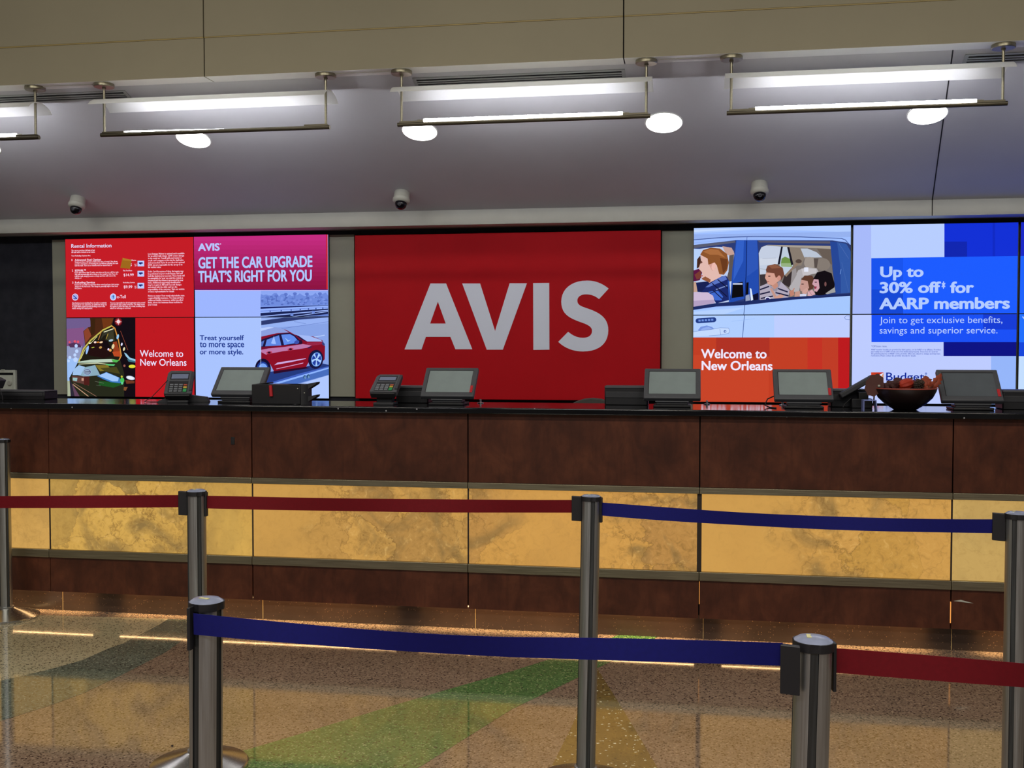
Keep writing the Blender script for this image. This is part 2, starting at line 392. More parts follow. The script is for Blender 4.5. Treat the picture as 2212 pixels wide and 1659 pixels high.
for i in range(6):
    busy_ = ([(0, .15), (1, .2)], [(0, .35), (.2, .9), (.48, 1), (.62, .75), (.8, .4), (1, .15)], [(0, .05), (.22, .1), (.4, .6), (.6, 1), (1, .75)], [(0, .8), (.12, .6), (.25, .12), (.5, .1), (.62, .7), (.78, 1), (1, .85)], [(0, 0), (.32, .05), (.42, .8), (.6, .9), (.85, .7), (1, .35)], [(0, .2), (.4, .05)])
    g0 = .012 if i == 4 else .0045; g1 = .012 if i == 3 else .0045
    b = MB(); b.box((sx[i] + g0, YFACE + .006, zo0), (sx[i + 1] - g1, YFACE + .03, zo1))
    b.build('onyx_panel', onyx_material(i + 1, tints[i], busy_[i], sx[i] - O.x, sx[i + 1] - O.x), ctr, O, smooth=0)
for i in range(1, 6):
    b = MB(); hw = .0115 if i == 4 else .004; b.box((sx[i] - hw, YFACE + .004, zo0), (sx[i] + hw, YFACE + .03, zo1)); b.build('divider', M['rod_dark'], ctr, O, smooth=0)
for z0, z1 in ((zo1, zr1), (zl1, zr0)):
    b = MB()
    for i in range(6): b.box((sx[i] + .001, YFACE - .012, z0 + .001), (sx[i + 1] - .001, YFACE + .03, z1 - .001))
    b.build('metal_rail', M['rail'], ctr, O, bevel=0.002)
b = MB(); b.box((XL, YFACE + .031, zl0 + .01), (XR, 6.1, ZT - .04)); b.build('carcass', M['joint'], ctr, O, smooth=0)
b = MB(); b.box((XL, YTOE, 0), (XR, 6.05, zl0 + .009))
b.build('plinth', M['toe'], ctr, O, smooth=0)
for x in (onY(136, 1300, YTOE).x, onY(568, 1310, YTOE).x, onY(1027, 1330, YTOE).x, onY(1519, 1350, YTOE).x, onY(2055, 1390, YTOE).x):
    b = MB(); b.box((x - .0015, YTOE - .001, .002), (x + .0015, YTOE + .004, zl0)); b.build('grout_line', M['paper'], ctr, O, smooth=0)
b = MB()
for p0, p1 in ((-400, 190), (250, 850), (900, 1500), (1560, 2010), (2120, 2500)):
    b.box((onY(p0, 1310, YFACE).x, YFACE + .033, zl0 + .001), (onY(p1, 1310, YFACE).x, YFACE + .050, zl0 + .007))
b.build('light_strip', M['led'], ctr, O, smooth=0)
for p0, p1 in ((-400, 190), (250, 850), (900, 1500), (1560, 2010), (2120, 2500)):
    xa, xb = onY(p0, 1310, YFACE).x, onY(p1, 1310, YFACE).x
    ul = lamp('under_counter_lamp', ((xa + xb) / 2, YFACE + .055, zl0 - .001), (R(-5), 0, 0), xb - xa, .016, 0.95 * (xb - xa), (1.0, .70, .32)); ul.data.spread = R(75)
for px, y0, y1 in ((1511.5, 1262, 1308), (2054.5, 1284, 1326)):
    x = onY(px, 1290, YFACE).x
    b = MB(); b.box((x - .0034, YFACE + .010, Z(y1 - 18)), (x + .0034, YFACE + .03, Z(y0 - 18))); b.build('light_gap', M['leak'], ctr, O, smooth=0)
p = onY(503, 952, YFACE); b = MB(); b.box((p.x - .011, YFACE - .003, p.z - .021), (p.x + .011, YFACE + .004, p.z + .021)); b.build('lock_plate', M['black'], ctr, O, bevel=.001)
p = onY(2080, 1301, YFACE); b = MB()
b.prism([(p.x - .045, YFACE - .001, p.z + .005), (p.x - .01, YFACE - .001, p.z + .012), (p.x + .05, YFACE - .001, p.z - .003), (p.x + .02, YFACE - .001, p.z - .001)], (0, .001, 0)); b.build('scratch', M['white_plastic'], ctr, O, smooth=0)

# ------------------------------------------------------------------ displays with their pictures and wording
YD = 8.50
FONTCACHE = {}
def glyphs(s, bold, res):
    key = (s, bold, res)
    if key not in FONTCACHE:
        cu = bpy.data.curves.new('t', 'FONT'); cu.body = s; cu.size = 1.0; cu.resolution_u = res; cu.offset = bold
        ob = bpy.data.objects.new('t', cu)
        me = bpy.data.meshes.new_from_object(ob)
        vs = [v.co.copy() for v in me.vertices]; fs = [tuple(p.vertices) for p in me.polygons]
        bpy.data.objects.remove(ob); bpy.data.curves.remove(cu); bpy.data.meshes.remove(me)
        FONTCACHE[key] = (vs, fs)
    return FONTCACHE[key]
def clip(poly, r):
    x0, y0, x1, y1 = r
    for ax, lim, sg in ((0, x0, 1), (0, x1, -1), (1, y0, 1), (1, y1, -1)):
        out = []
        for i in range(len(poly)):
            a, b_ = poly[i - 1], poly[i]; da, db = sg * (a[ax] - lim), sg * (b_[ax] - lim)
            if da * db < 0:
                t = da / (da - db); out.append((a[0] + (b_[0] - a[0]) * t, a[1] + (b_[1] - a[1]) * t))
            if db >= 0: out.append(b_)
        poly = out
        if len(poly) < 3: return []
    return poly
class Screen:
    """One flat panel: housing, lit screen (picture in flat colours) and lettering."""
    def __init__(s, x0, x1, z0, z1, label):
        s.r = (x0 + .0035, z0 + .0035, x1 - .0035, z1 - .0035); s.c = Vector(((x0 + x1) / 2, YD + .03, z0))
        s.root = thing('wall_display', label, 'display', s.c, 'video wall displays on the back wall')
        b = MB(); b.box((x0 + .001, YD + .0005, z0 + .001), (x1 - .001, YD + .03, z1 - .001)); b.build('housing', M['bezel_black'], s.root, s.c, smooth=0)
        s.pic = MB(); s.mats = []; s.n = 0; s.txt = MB(); s.tm = []
    def mat(s, lst, c):
        m = c if isinstance(c, bpy.types.Material) else emit(c)
        if m not in lst: lst.append(m)
        return lst.index(m)
    def wpoly(s, pts, c):
        pts = clip(pts, s.r)
        if len(pts) < 3: return
        y = YD - s.n * .00006; s.n += 1
        pl = [Vector((x, y, z)) for x, z in pts]
        s.pic.add(pl, [tuple(t) for t in tessellate_polygon([pl])], s.mat(s.mats, c))
    def fill(s, c): s.wpoly([(s.r[0], s.r[1]), (s.r[2], s.r[1]), (s.r[2], s.r[3]), (s.r[0], s.r[3])], c)
    def poly(s, crop, pts, c):
        ox, oy, k = crop; q = [onY(ox + x / k, oy + y / k, YD) for x, y in pts]
        s.wpoly([(p.x, p.z) for p in q], c)
    def rect(s, crop, x0, y0, x1, y1, c): s.poly(crop, [(x0, y0), (x1, y0), (x1, y1), (x0, y1)], c)
    def oval(s, crop, cx, cy, rx, ry, c, rot=0, n=20):
        cs, sn = math.cos(R(rot)), math.sin(R(rot))
        s.poly(crop, [(cx + rx * math.cos(a) * cs - ry * math.sin(a) * sn, cy + rx * math.cos(a) * sn + ry * math.sin(a) * cs) for a in [2 * math.pi * k / n for k in range(n)]], c)
    def line(s, crop, pts, w, c):
        for (ax, ay), (bx, by) in zip(pts[:-1], pts[1:]):
            L = math.hypot(bx - ax, by - ay) or 1; nx, ny = -(by - ay) / L * w / 2, (bx - ax) / L * w / 2
            ex, ey = (bx - ax) / L * w / 4, (by - ay) / L * w / 4
            s.poly(crop, [(ax - ex + nx, ay - ey + ny), (bx + ex + nx, by + ey + ny), (bx + ex - nx, by + ey - ny), (ax - ex - nx, ay - ey - ny)], c)
    def text(s, crop, string, x0, yb, x1, yt, c, bold=0.0, res=3):
        """string in the box: left x0, baseline yb, right x1, top yt (of the tallest glyph)."""
        ox, oy, k = crop; a = onY(ox + x0 / k, oy + yb / k, YD); t = onY(ox + x0 / k, oy + yt / k, YD); e = onY(ox + x1 / k, oy + yb / k, YD)
        vs, fs = glyphs(string, 0.0, res)
        if not vs: return
        gx0 = min(v.x for v in vs); gx1 = max(v.x for v in vs); gt = max(v.y for v in vs)
        sxx = (e.x - a.x) / (gx1 - gx0); szz = (t.z - a.z) / gt
        sh = [(0, 0)] if bold < .006 else [(bold * math.cos(q), bold * math.sin(q)) for q in [math.pi * k / 4 for k in range(8 if res > 2 else 4)]] if res > 1 else [(-bold, 0), (bold, 0)]
        sh = [(dx * 1.5, dy) for dx, dy in sh]
        sxx *= (gx1 - gx0) / (gx1 - gx0 + 2 * max(x for x, _ in sh)); szz *= gt / (gt + max(y for _, y in sh))
        for dx, dy in sh:
            s.txt.add([(a.x + (v.x + dx + sh[0][0] * (len(sh) > 1) - gx0) * sxx, YD - .0006 - s.n * .00006, a.z + (v.y + dy) * szz) for v in vs], fs, s.mat(s.tm, c))
    def done(s):
        sc = s.pic.build('screen', s.mats, s.root, s.c, smooth=0)
        for m_ in s.tm: m_.cycles.emission_sampling = 'NONE'
        if s.txt.v: s.txt.build('lettering', s.tm, sc, s.c, smooth=0)
PW, PH, ZM = 1.191, 0.684, 1.801
XA = -5.356; XB = 0.016
WHT = (232, 226, 255); LB = (176, 200, 255); NAVY = (20, 44, 150)
# --- upper left: rental information
s = Screen(XA, XA + PW, ZM, ZM + PH, 'red display of small print headed Rental Information'); C = (130, 510, 7.373)
s.fill((196, 28, 38))
TW = (248, 214, 236)
s.text(C, 'Rental Information', 178, 188, 818, 128, (225, 222, 255), .008)
for i, t in enumerate(['The car you rent has a full tank of fuel.', 'All tanks will be checked on our return.']): s.text(C, t, 180, 241 + 29 * i, 557, 218 + 29 * i, TW, .02, 1)
s.text(C, 'Your Refueling Options Are:', 180, 325, 487, 302, TW, .02, 1)
s.text(C, '1', 182, 398, 194, 366, TW); s.text(C, '2', 186, 565, 208, 533, TW); s.text(C, '3', 188, 758, 212, 726, TW)
s.text(C, 'Advanced Fuel Option', 232, 396, 650, 364, TW, .02); s.text(C, 'EZFUEL\u2122', 236, 562, 412, 532, TW, .03); s.text(C, 'Refueling Service', 236, 756, 555, 724, TW, .02)
B1 = ['Simply purchase a full tank of fuel at the time of rental. This allows', 'you the convenience of returning the car without refueling the tank', 'until the tank. There is no refund/credit for unused fuel, or']
B2 = ['If you drive fewer than 75 miles, save time and do not refill the tank.', 'Avis will automatically add a charge to the rental for fuel. If you do', 'refill the tank, simply present a receipt and Avis will remove the', 'charge, or']
B3 = ['Return the car with less fuel than when rented and pay a fuel service', 'charge for the fuel used. This charge is generally higher than local', 'fuel prices.']
for lines, y, ws in ((B1, 424, (915, 926, 830)), (B2, 592, (935, 918, 890, 345)), (B3, 786, (940, 918, 350))):
    for i, (t, wd) in enumerate(zip(lines, ws)): s.text(C, t, 234, y + 29 * i, wd, y - 23 + 29 * i, TW, .02, 1)
s.text(C, 'Prepaid Rate', 1005, 397, 1215, 376, TW, .02, 1); s.text(C, 'Flat Fuel Rate', 1005, 560, 1150, 538, TW, .02, 1); s.text(C, 'Refueling Service', 1005, 750, 1195, 730, TW, .02, 1)
s.text(C, '5', 1112, 478, 1142, 436, TW, .01); s.text(C, '$14.99', 1010, 640, 1172, 596, TW, .012); s.text(C, '$9.99', 1012, 830, 1150, 786, TW, .012)
for y in (0, 162, 352):
    s.rect(C, 1232, 392 + y, 1338, 482 + y, (190, 205, 255))
    s.poly(C, [(1250, 418 + y), (1310, 415 + y), (1322, 440 + y), (1300, 436 + y), (1286, 455 + y), (1256, 440 + y)], (30, 32, 110))
    if y != 162:
        s.text(C, 'per', 1188, 456 + y, 1218, 440 + y, TW, .02, 1); s.text(C, 'gal', 1190, 478 + y, 1218, 462 + y, TW, .02, 1)
s.oval(C, 239, 972, 50, 56, (215, 210, 255)); s.oval(C, 239, 972, 38, 43, (190, 40, 70)); s.oval(C, 239, 972, 34, 39, (160, 180, 245)); s.line(C, [(212, 948), (268, 998)], 14, (40, 60, 150)); s.rect(C, 215, 990, 262, 1002, (40, 60, 150))
s.oval(C, 845, 970, 50, 56, (215, 210, 255)); s.oval(C, 845, 970, 36, 42, (150, 190, 250)); s.rect(C, 840, 952, 850, 995, (20, 50, 130)); s.poly(C, [(830, 962), (845, 940), (860, 962)], (20, 50, 130))
s.text(C, 'e-Toll', 908, 990, 1046, 940, TW, .01)
for i, (t, wd) in enumerate(zip(['Avis features a non-smoking fleet. In order to maintain', 'this benefit for our customers, an additional charge up', 'to $250 will be applied should smoking occur in the', 'vehicle during the rental period.'], (743, 745, 720, 518))): s.text(C, t, 192, 1076 + 29 * i, wd, 1052 + 29 * i, TW, .02, 1)
for i, (t, wd) in enumerate(zip(['You are responsible for all toll payments at the posted', 'cash toll rate plus a daily service fee. The daily service', 'fee applies to all of the days of a rental, including days', 'where no toll usage is recorded.'], (1355, 1352, 1355, 1128))): s.text(C, t, 798, 1074 + 29 * i, wd, 1050 + 29 * i, TW, .02, 1)
col = [(296, ['Loss Damage Waiver is optional and is available', 'for an added daily charge. LDW covers damage', 'to the rental car. Consult with your insurer or', 'credit card company as this may be duplicative', 'and not needed. If you do not elect the optional', 'LDW, you are responsible for the car up to its', 'fair market value.'], (1983, 1978, 1940, 1970, 1983, 1950, 1612)),
       (578, ['Debit Card Acceptance Policy: An inquiry may', 'be performed on your credit history. Avis will', 'hold the funds in your account. These funds will', 'be unavailable for your use until the vehicle is', 'returned and the release is processed by your', 'bank. Additional supporting identification', 'may be required. All bank fees and charges', 'associated with the debit card are the', 'responsibility of the customer. Visit our website', 'or see a representative for details.'], (1967, 1953, 1983, 1960, 1965, 1917, 1935, 1868, 1983, 1823)),
       (964, ['Notice to renter: Your rental only includes state', 'required liability insurance. You may purchase', 'additional liability insurance, within specified', 'limits, above the minimum limits included in', 'your rental.'], (1983, 1970, 1960, 1950, 1550))]
for y, lines, ws in col:
    for i, (t, wd) in enumerate(zip(lines, ws)): s.text(C, t, 1402, y + 35.4 * i, wd, y - 27 + 35.4 * i, TW, .018, 1)
s.poly(C, [(995, 346), (1140, 380), (1112, 522), (958, 505)], (158, 104, 28)); s.poly(C, [(995, 346), (1140, 380), (1130, 400), (1002, 385)], (178, 122, 40))
s.done()
# --- lower left: night taxi and welcome
s = Screen(XA, XA + PW, ZM - PH, ZM, 'display with a night taxi picture and white Welcome to New Orleans on red'); C = (130, 680, 7.373)
s.fill((18, 10, 18))
s.poly(C, [(60, 40), (520, 40), (420, 420), (330, 700), (60, 700)], (112, 92, 142)); s.poly(C, [(60, 230), (380, 200), (380, 420), (330, 560), (60, 560)], (132, 84, 134)); s.poly(C, [(60, 500), (350, 500), (300, 740), (60, 740)], (146, 156, 196)); s.poly(C, [(60, 700), (300, 690), (210, 960), (170, 1320), (60, 1320)], (156, 192, 246)); s.poly(C, [(60, 1050), (160, 1050), (185, 1320), (60, 1320)], (168, 176, 150))
s.poly(C, [(470, 40), (860, 40), (820, 180), (560, 330), (400, 500), (370, 260), (440, 200), (500, 190)], (74, 38, 20)); s.poly(C, [(660, 55), (850, 55), (800, 170), (690, 220)], (112, 54, 22)); s.poly(C, [(380, 260), (440, 200), (500, 330), (400, 460)], (138, 66, 42)); s.poly(C, [(480, 60), (560, 60), (550, 300), (490, 330)], (58, 34, 14))
for x, y, r_ in ((150, 435, 17), (235, 425, 20), (285, 430, 20)): s.oval(C, x, y, r_, r_, (226, 84, 104))
s.poly(C, [(130, 470), (220, 440), (320, 470), (340, 520), (160, 520)], (84, 50, 86))
for x, y, r_ in ((255, 495, 25), (265, 580, 27), (235, 640, 24), (155, 680, 24), (245, 715, 35), (135, 735, 20), (95, 655, 16)): s.oval(C, x, y, r_, r_ * 1.1, (190, 214, 255))
s.poly(C, [(290, 745), (480, 690), (860, 700), (960, 730), (1020, 930), (1020, 1320), (170, 1320), (150, 1000), (230, 860)], (38, 40, 26))
s.poly(C, [(300, 740), (370, 540), (500, 400), (680, 250), (820, 180), (880, 230), (985, 650), (930, 730)], (30, 27, 18))
s.poly(C, [(690, 260), (850, 215), (860, 270), (700, 330), (640, 400)], (52, 52, 40)); s.poly(C, [(760, 290), (850, 270), (870, 420), (720, 400)], (60, 58, 40))
s.poly(C, [(840, 440), (900, 420), (975, 660), (850, 640)], (150, 60, 30)); s.poly(C, [(830, 590), (960, 580), (975, 670), (860, 660)], (186, 74, 36))
s.line(C, [(300, 745), (375, 540), (490, 405), (680, 245), (825, 175)], 22, (196, 186, 84)); s.line(C, [(330, 700), (400, 550), (590, 345)], 9, (220, 214, 150)); s.line(C, [(825, 178), (872, 215), (930, 400), (975, 650), (940, 720)], 18, (206, 140, 60)); s.line(C, [(700, 275), (850, 222)], 14, (226, 226, 190)); s.line(C, [(610, 400), (665, 250)], 10, (196, 130, 70)); s.line(C, [(735, 380), (765, 300)], 8, (190, 160, 60))
s.poly(C, [(440, 485), (550, 425), (720, 400), (800, 500), (830, 650), (700, 690), (450, 645)], (34, 14, 14)); s.poly(C, [(690, 410), (760, 420), (820, 600), (760, 560), (680, 500)], (20, 10, 16))
for x, y, rx, ry, c in ((560, 437, 22, 16, (250, 220, 210)), (655, 437, 28, 14, (250, 214, 170)), (605, 436, 20, 10, (230, 140, 50)), (475, 453, 20, 10, (250, 250, 230)), (525, 520, 26, 9, (170, 180, 70)), (645, 520, 24, 18, (196, 150, 80)), (770, 550, 14, 18, (240, 220, 250)), (800, 565, 22, 22, (240, 170, 90)), (920, 350, 18, 40, (150, 200, 240)), (812, 408, 36, 18, (170, 200, 220)), (983, 470, 14, 26, (225, 225, 255)), (1020, 545, 15, 30, (235, 225, 180)), (435, 560, 18, 70, (150, 190, 250)), (845, 505, 22, 40, (230, 210, 160))): s.oval(C, x, y, rx, ry, c, -14 if rx > ry else 14)
s.line(C, [(965, 260), (1080, 560)], 9, (126, 60, 46)); s.poly(C, [(1020, 600), (1060, 620), (1110, 680), (1215, 715), (1210, 750), (1110, 720), (1050, 660)], (150, 200, 230)); s.poly(C, [(1070, 700), (1215, 745), (1210, 765), (1090, 745)], (60, 110, 126))
s.poly(C, [(280, 750), (480, 715), (830, 705), (940, 725), (880, 752), (560, 762), (280, 765)], (186, 206, 186)); s.poly(C, [(820, 708), (950, 722), (900, 760), (840, 750)], (80, 180, 80)); s.line(C, [(300, 785), (600, 770), (860, 800)], 14, (200, 206, 170)); s.poly(C, [(720, 780), (880, 790), (860, 812), (740, 806)], (90, 200, 120))
s.poly(C, [(330, 850), (560, 800), (640, 960), (400, 985), (280, 960)], (138, 172, 190)); s.poly(C, [(220, 870), (300, 800), (400, 830), (330, 960), (200, 960)], (160, 196, 236)); s.poly(C, [(560, 800), (760, 800), (820, 880), (640, 900)], (126, 112, 40)); s.poly(C, [(640, 850), (900, 830), (960, 940), (720, 900)], (72, 68, 30))
s.oval(C, 435, 910, 64, 52, (160, 190, 225)); s.oval(C, 435, 910, 56, 44, (70, 66, 110)); s.oval(C, 432, 912, 48, 36, (150, 170, 196)); s.line(C, [(395, 912), (475, 905)], 12, (60, 60, 80)); s.line(C, [(400, 932), (470, 925)], 6, (90, 90, 120))
s.poly(C, [(190, 975), (470, 985), (460, 1130), (400, 1110), (200, 1060)], (96, 60, 54)); s.rect(C, 385, 980, 470, 1120, (78, 30, 26)); s.rect(C, 345, 1010, 380, 1050, (200, 150, 130)); s.poly(C, [(205, 1000), (280, 1005), (270, 1060), (205, 1045)], (150, 190, 190))
s.poly(C, [(590, 975), (740, 912), (950, 1000), (975, 1085), (880, 1100), (700, 1030)], (60, 120, 190)); s.poly(C, [(612, 970), (740, 918), (938, 1000), (925, 1060), (840, 1060), (700, 1005)], (158, 198, 250)); s.poly(C, [(620, 1050), (960, 1090), (1000, 1110), (850, 1160), (620, 1120)], (30, 84, 34)); s.oval(C, 992, 1045, 34, 42, (70, 190, 90)); s.oval(C, 985, 985, 16, 18, (200, 190, 60)); s.oval(C, 992, 1088, 18, 22, (100, 210, 150))
s.oval(C, 1150, 822, 55, 27, (226, 222, 62)); s.oval(C, 1125, 1005, 72, 32, (180, 190, 214), 12); s.oval(C, 1122, 1004, 56, 24, (236, 240, 250), 12); s.poly(C, [(1040, 1040), (1190, 1050), (1190, 1090), (1060, 1100)], (110, 56, 34)); s.poly(C, [(1020, 1150), (1080, 1150), (1050, 1210), (1015, 1200)], (130, 80, 46)); s.oval(C, 1028, 812, 18, 20, (150, 90, 80))
s.poly(C, [(150, 990), (185, 1080), (235, 1320), (175, 1320)], (44, 40, 56)); s.poly(C, [(190, 1090), (330, 1320), (240, 1320)], (96, 66, 90)); s.line(C, [(210, 1110), (470, 1310)], 13, (190, 150, 120)); s.line(C, [(220, 1085), (600, 1310)], 8, (150, 110, 90)); s.line(C, [(560, 1060), (700, 1090)], 5, (120, 120, 110)); s.line(C, [(580, 1120), (650, 1130)], 5, (90, 110, 90))
for k in range(3): s.oval(C, 932, 110, (62, 44, 26)[k], (66, 46, 28)[k], ((96, 14, 26), (180, 60, 60), (250, 236, 240))[k])
s.line(C, [(930, 62), (934, 160)], 7, (236, 200, 210)); s.line(C, [(885, 108), (980, 112)], 7, (236, 200, 210))
s.rect(C, 1204, 30, 2150, 1330, (190, 24, 32))
s.text(C, 'Welcome to', 1275, 668, 1965, 562, (238, 226, 255), .006, 5); s.text(C, 'New Orleans', 1282, 808, 2018, 702, (238, 226, 255), .006, 5)
s.done()
# --- upper middle: upgrade headline
s = Screen(XA + PW + .003, XA + 2 * PW + .003, ZM, ZM + PH, 'display with GET THE CAR UPGRADE headline on magenta'); C = (410, 505, 7.135)
s.fill((158, 182, 255))
s.rect(C, 1096, 868, 2160, 1330, (140, 168, 244)); s.rect(C, 40, 868, 2160, 876, (226, 200, 255))
pts = [(1090, 985)]; rr = random.Random(3)
for k in range(27): pts.append((1096 + k * 40, 950 + rr.uniform(-36, 26) - k * .4))
s.poly(C, pts + [(2160, 940), (2160, 1100), (1090, 1115)], (112, 140, 222))
for k in range(120):
    x = rr.uniform(1096, 2140); y = rr.uniform(975, 1095); s.oval(C, x, y, rr.uniform(10, 24), rr.uniform(8, 20), rr.choice(((92, 118, 200), (126, 152, 232), (102, 132, 214), (84, 108, 190))), n=7)
for x, y in ((1200, 985), (1340, 960), (1485, 935), (1625, 925), (1810, 930), (2010, 925)): s.oval(C, x, y, 32, 24, (96, 122, 206), n=9); s.rect(C, x - 5, y, x + 5, y + 80, (84, 108, 190))
s.poly(C, [(1096, 1112), (2160, 1092), (2160, 1100), (1096, 1128)], (120, 150, 230)); s.poly(C, [(1096, 1130), (2160, 1100), (2160, 1108), (1096, 1158)], (20, 30, 96)); s.poly(C, [(1096, 1158), (2160, 1106), (2160, 1150), (1096, 1220)], (150, 180, 255)); s.poly(C, [(1096, 1190), (2160, 1126), (2160, 1132), (1096, 1198)], (92, 120, 210))
s.poly(C, [(1096, 1222), (2160, 1152), (2160, 1240), (1096, 1330)], (24, 34, 84)); s.poly(C, [(1096, 1268), (2160, 1170), (2160, 1186), (1096, 1284)], (150, 176, 246)); s.poly(C, [(1200, 1330), (2160, 1190), (2160, 1200), (1260, 1330)], (164, 190, 255)); s.poly(C, [(1700, 1290), (2160, 1232), (2160, 1330), (1500, 1330)], (100, 128, 206))
for x, y in ((1245, 1195), (1415, 1185), (1568, 1175), (1708, 1166), (1835, 1158), (1950, 1152), (2056, 1146)): s.rect(C, x - 8, y - 8, x + 8, y + 12, (40, 60, 140))
for x, y in ((1580, 1245), (1910, 1208)): s.rect(C, x - 22, y - 20, x + 22, y + 24, (110, 140, 220))
s.rect(C, 0, -60, 2200, 60, (196, 44, 128))
for k in range(12): s.rect(C, 0, 40 + k * 68.5, 2200, 110 + k * 68.5, tuple(int(a + (b_ - a) * k / 11) for a, b_ in zip((196, 44, 128), (142, 18, 66))))
s.rect(C, 2110, -40, 2200, 864, (206, 36, 40)); s.rect(C, 40, 858, 2160, 868, (78, 8, 104))
s.text(C, 'AVIS', 135, 262, 470, 150, (184, 196, 255), .03, 4); s.oval(C, 482, 158, 9, 9, (220, 200, 255))
s.text(C, 'GET THE CAR UPGRADE', 140, 532, 1898, 362, LB, .023, 4); s.text(C, 'THAT\u2019S RIGHT FOR YOU', 138, 745, 1888, 572, LB, .023, 4)
s.done()
# --- lower middle: red car
s = Screen(XA + PW + .003, XA + 2 * PW + .003, ZM - PH, ZM, 'display with a red car picture and Treat yourself wording'); C = (410, 610, 6.381)
s.fill((170, 196, 255))
s.rect(C, 984, 480, 1930, 1640, (136, 164, 232)); s.poly(C, [(984, 500), (1060, 500), (1160, 486), (1080, 510), (984, 530)], (160, 186, 250)); s.poly(C, [(984, 530), (1300, 486), (1930, 480), (1500, 520), (984, 600)], (46, 58, 112)); s.poly(C, [(984, 590), (1500, 515), (1930, 480), (1930, 560), (984, 640)], (150, 178, 244))
s.line(C, [(1250, 640), (1920, 540)], 5, (96, 120, 196)); s.line(C, [(1440, 540), (1600, 570)], 6, (110, 136, 206)); s.poly(C, [(1700, 752), (1860, 722), (1860, 734), (1700, 762)], (184, 208, 255))
s.poly(C, [(1800, 1110), (1930, 1140), (1930, 1175), (1300, 1330), (984, 1420), (984, 1250), (1600, 1160)], (36, 58, 126)); s.poly(C, [(984, 1420), (1500, 1260), (1930, 1150), (1930, 1180), (984, 1470)], (64, 96, 190)); s.poly(C, [(984, 1440), (1930, 1165), (1930, 1185), (984, 1470)], (140, 180, 255)); s.poly(C, [(984, 1470), (1930, 1186), (1930, 1270), (984, 1540)], (72, 110, 190)); s.poly(C, [(984, 1560), (1930, 1275), (1930, 1640), (984, 1640)], (176, 200, 255))
s.oval(C, 1585, 1305, 20, 26, (40, 80, 120)); s.oval(C, 1635, 1295, 22, 28, (40, 80, 120)); s.oval(C, 1590, 1312, 12, 20, (110, 150, 200)); s.oval(C, 1640, 1304, 12, 20, (110, 150, 200))
RD, DR = (134, 14, 40), (70, 6, 30)
s.poly(C, [(984, 640), (1060, 622), (1200, 625), (1330, 655), (1450, 722), (1520, 735), (1700, 745), (1830, 800), (1865, 880), (1860, 1060), (1830, 1090), (1640, 1100), (1600, 1170), (1160, 1225), (1110, 1130), (984, 1060)], RD)
s.poly(C, [(984, 628), (1060, 615), (1200, 620), (1290, 645), (1370, 690), (1200, 700), (984, 748)], (140, 160, 224)); s.poly(C, [(984, 628), (1090, 616), (1160, 622), (984, 670)], (186, 206, 255))
s.poly(C, [(984, 790), (1230, 706), (1370, 695), (1440, 722), (1520, 800), (1520, 850), (984, 890)], (28, 20, 60))
s.poly(C, [(1040, 880), (1062, 790), (1230, 728), (1262, 870)], (94, 134, 226)); s.poly(C, [(1262, 722), (1380, 712), (1440, 745), (1512, 830), (1300, 862)], (96, 140, 236)); s.poly(C, [(984, 820), (1030, 798), (1005, 880), (984, 882)], (80, 110, 190)); s.poly(C, [(1120, 840), (1160, 740), (1190, 850), (1150, 850)], (160, 190, 255)); s.poly(C, [(1310, 760), (1360, 800), (1400, 790), (1350, 820)], (160, 196, 255))
s.poly(C, [(1235, 726), (1258, 722), (1300, 866), (1272, 872)], (26, 24, 70)); s.oval(C, 1530, 825, 24, 30, (40, 14, 50)); s.oval(C, 1475, 825, 36, 26, (60, 80, 170), -20)
s.poly(C, [(1470, 722), (1640, 735), (1800, 790), (1830, 815), (1620, 815)], (164, 186, 246)); s.poly(C, [(1450, 720), (1500, 735), (1615, 815), (1540, 790)], (36, 24, 70)); s.poly(C, [(1620, 830), (1830, 820), (1850, 850), (1700, 870), (1600, 880)], (150, 36, 70)); s.poly(C, [(1830, 810), (1862, 850), (1855, 880), (1820, 850)], (60, 60, 120))
s.poly(C, [(984, 920), (1300, 890), (1560, 850), (1680, 870), (1620, 900), (1250, 965), (1060, 1000), (984, 960)], (190, 120, 170)); s.poly(C, [(1060, 990), (1280, 950), (1620, 905), (1660, 940), (1640, 1080), (1600, 1160), (1180, 1220), (1110, 1120), (1060, 1030)], (140, 14, 38)); s.poly(C, [(984, 890), (1240, 880), (984, 930)], (112, 12, 44))
for x, y in ((1095, 968), (1390, 922)): s.oval(C, x, y, 42, 18, (190, 60, 90), -8); s.oval(C, x, y, 22, 14, (50, 8, 36))
s.poly(C, [(1620, 900), (1690, 880), (1680, 895), (1630, 910)], (36, 30, 80)); s.poly(C, [(1165, 1140), (1210, 1105), (1600, 1045), (1600, 1055), (1400, 1098)], (206, 170, 226)); s.poly(C, [(1190, 1190), (1570, 1105), (1560, 1118), (1200, 1196)], (214, 160, 210)); s.poly(C, [(1150, 1225), (1600, 1165), (1660, 1180), (1160, 1260)], (44, 8, 40))
s.oval(C, 1738, 1060, 104, 132, (34, 14, 44), 8); s.oval(C, 1740, 1060, 92, 122, (12, 24, 74), 8); s.oval(C, 1748, 1062, 72, 98, (120, 170, 250), 8); s.oval(C, 1748, 1062, 62, 86, (34, 62, 160), 8)
for a in range(5):
    q = R(a * 72 + 20); s.poly(C, [(1748, 1052), (1748 + 66 * math.cos(q - .22), 1062 + 90 * math.sin(q - .22)), (1748 + 66 * math.cos(q + .22), 1062 + 90 * math.sin(q + .22)), (1752, 1072)], (170, 206, 255))
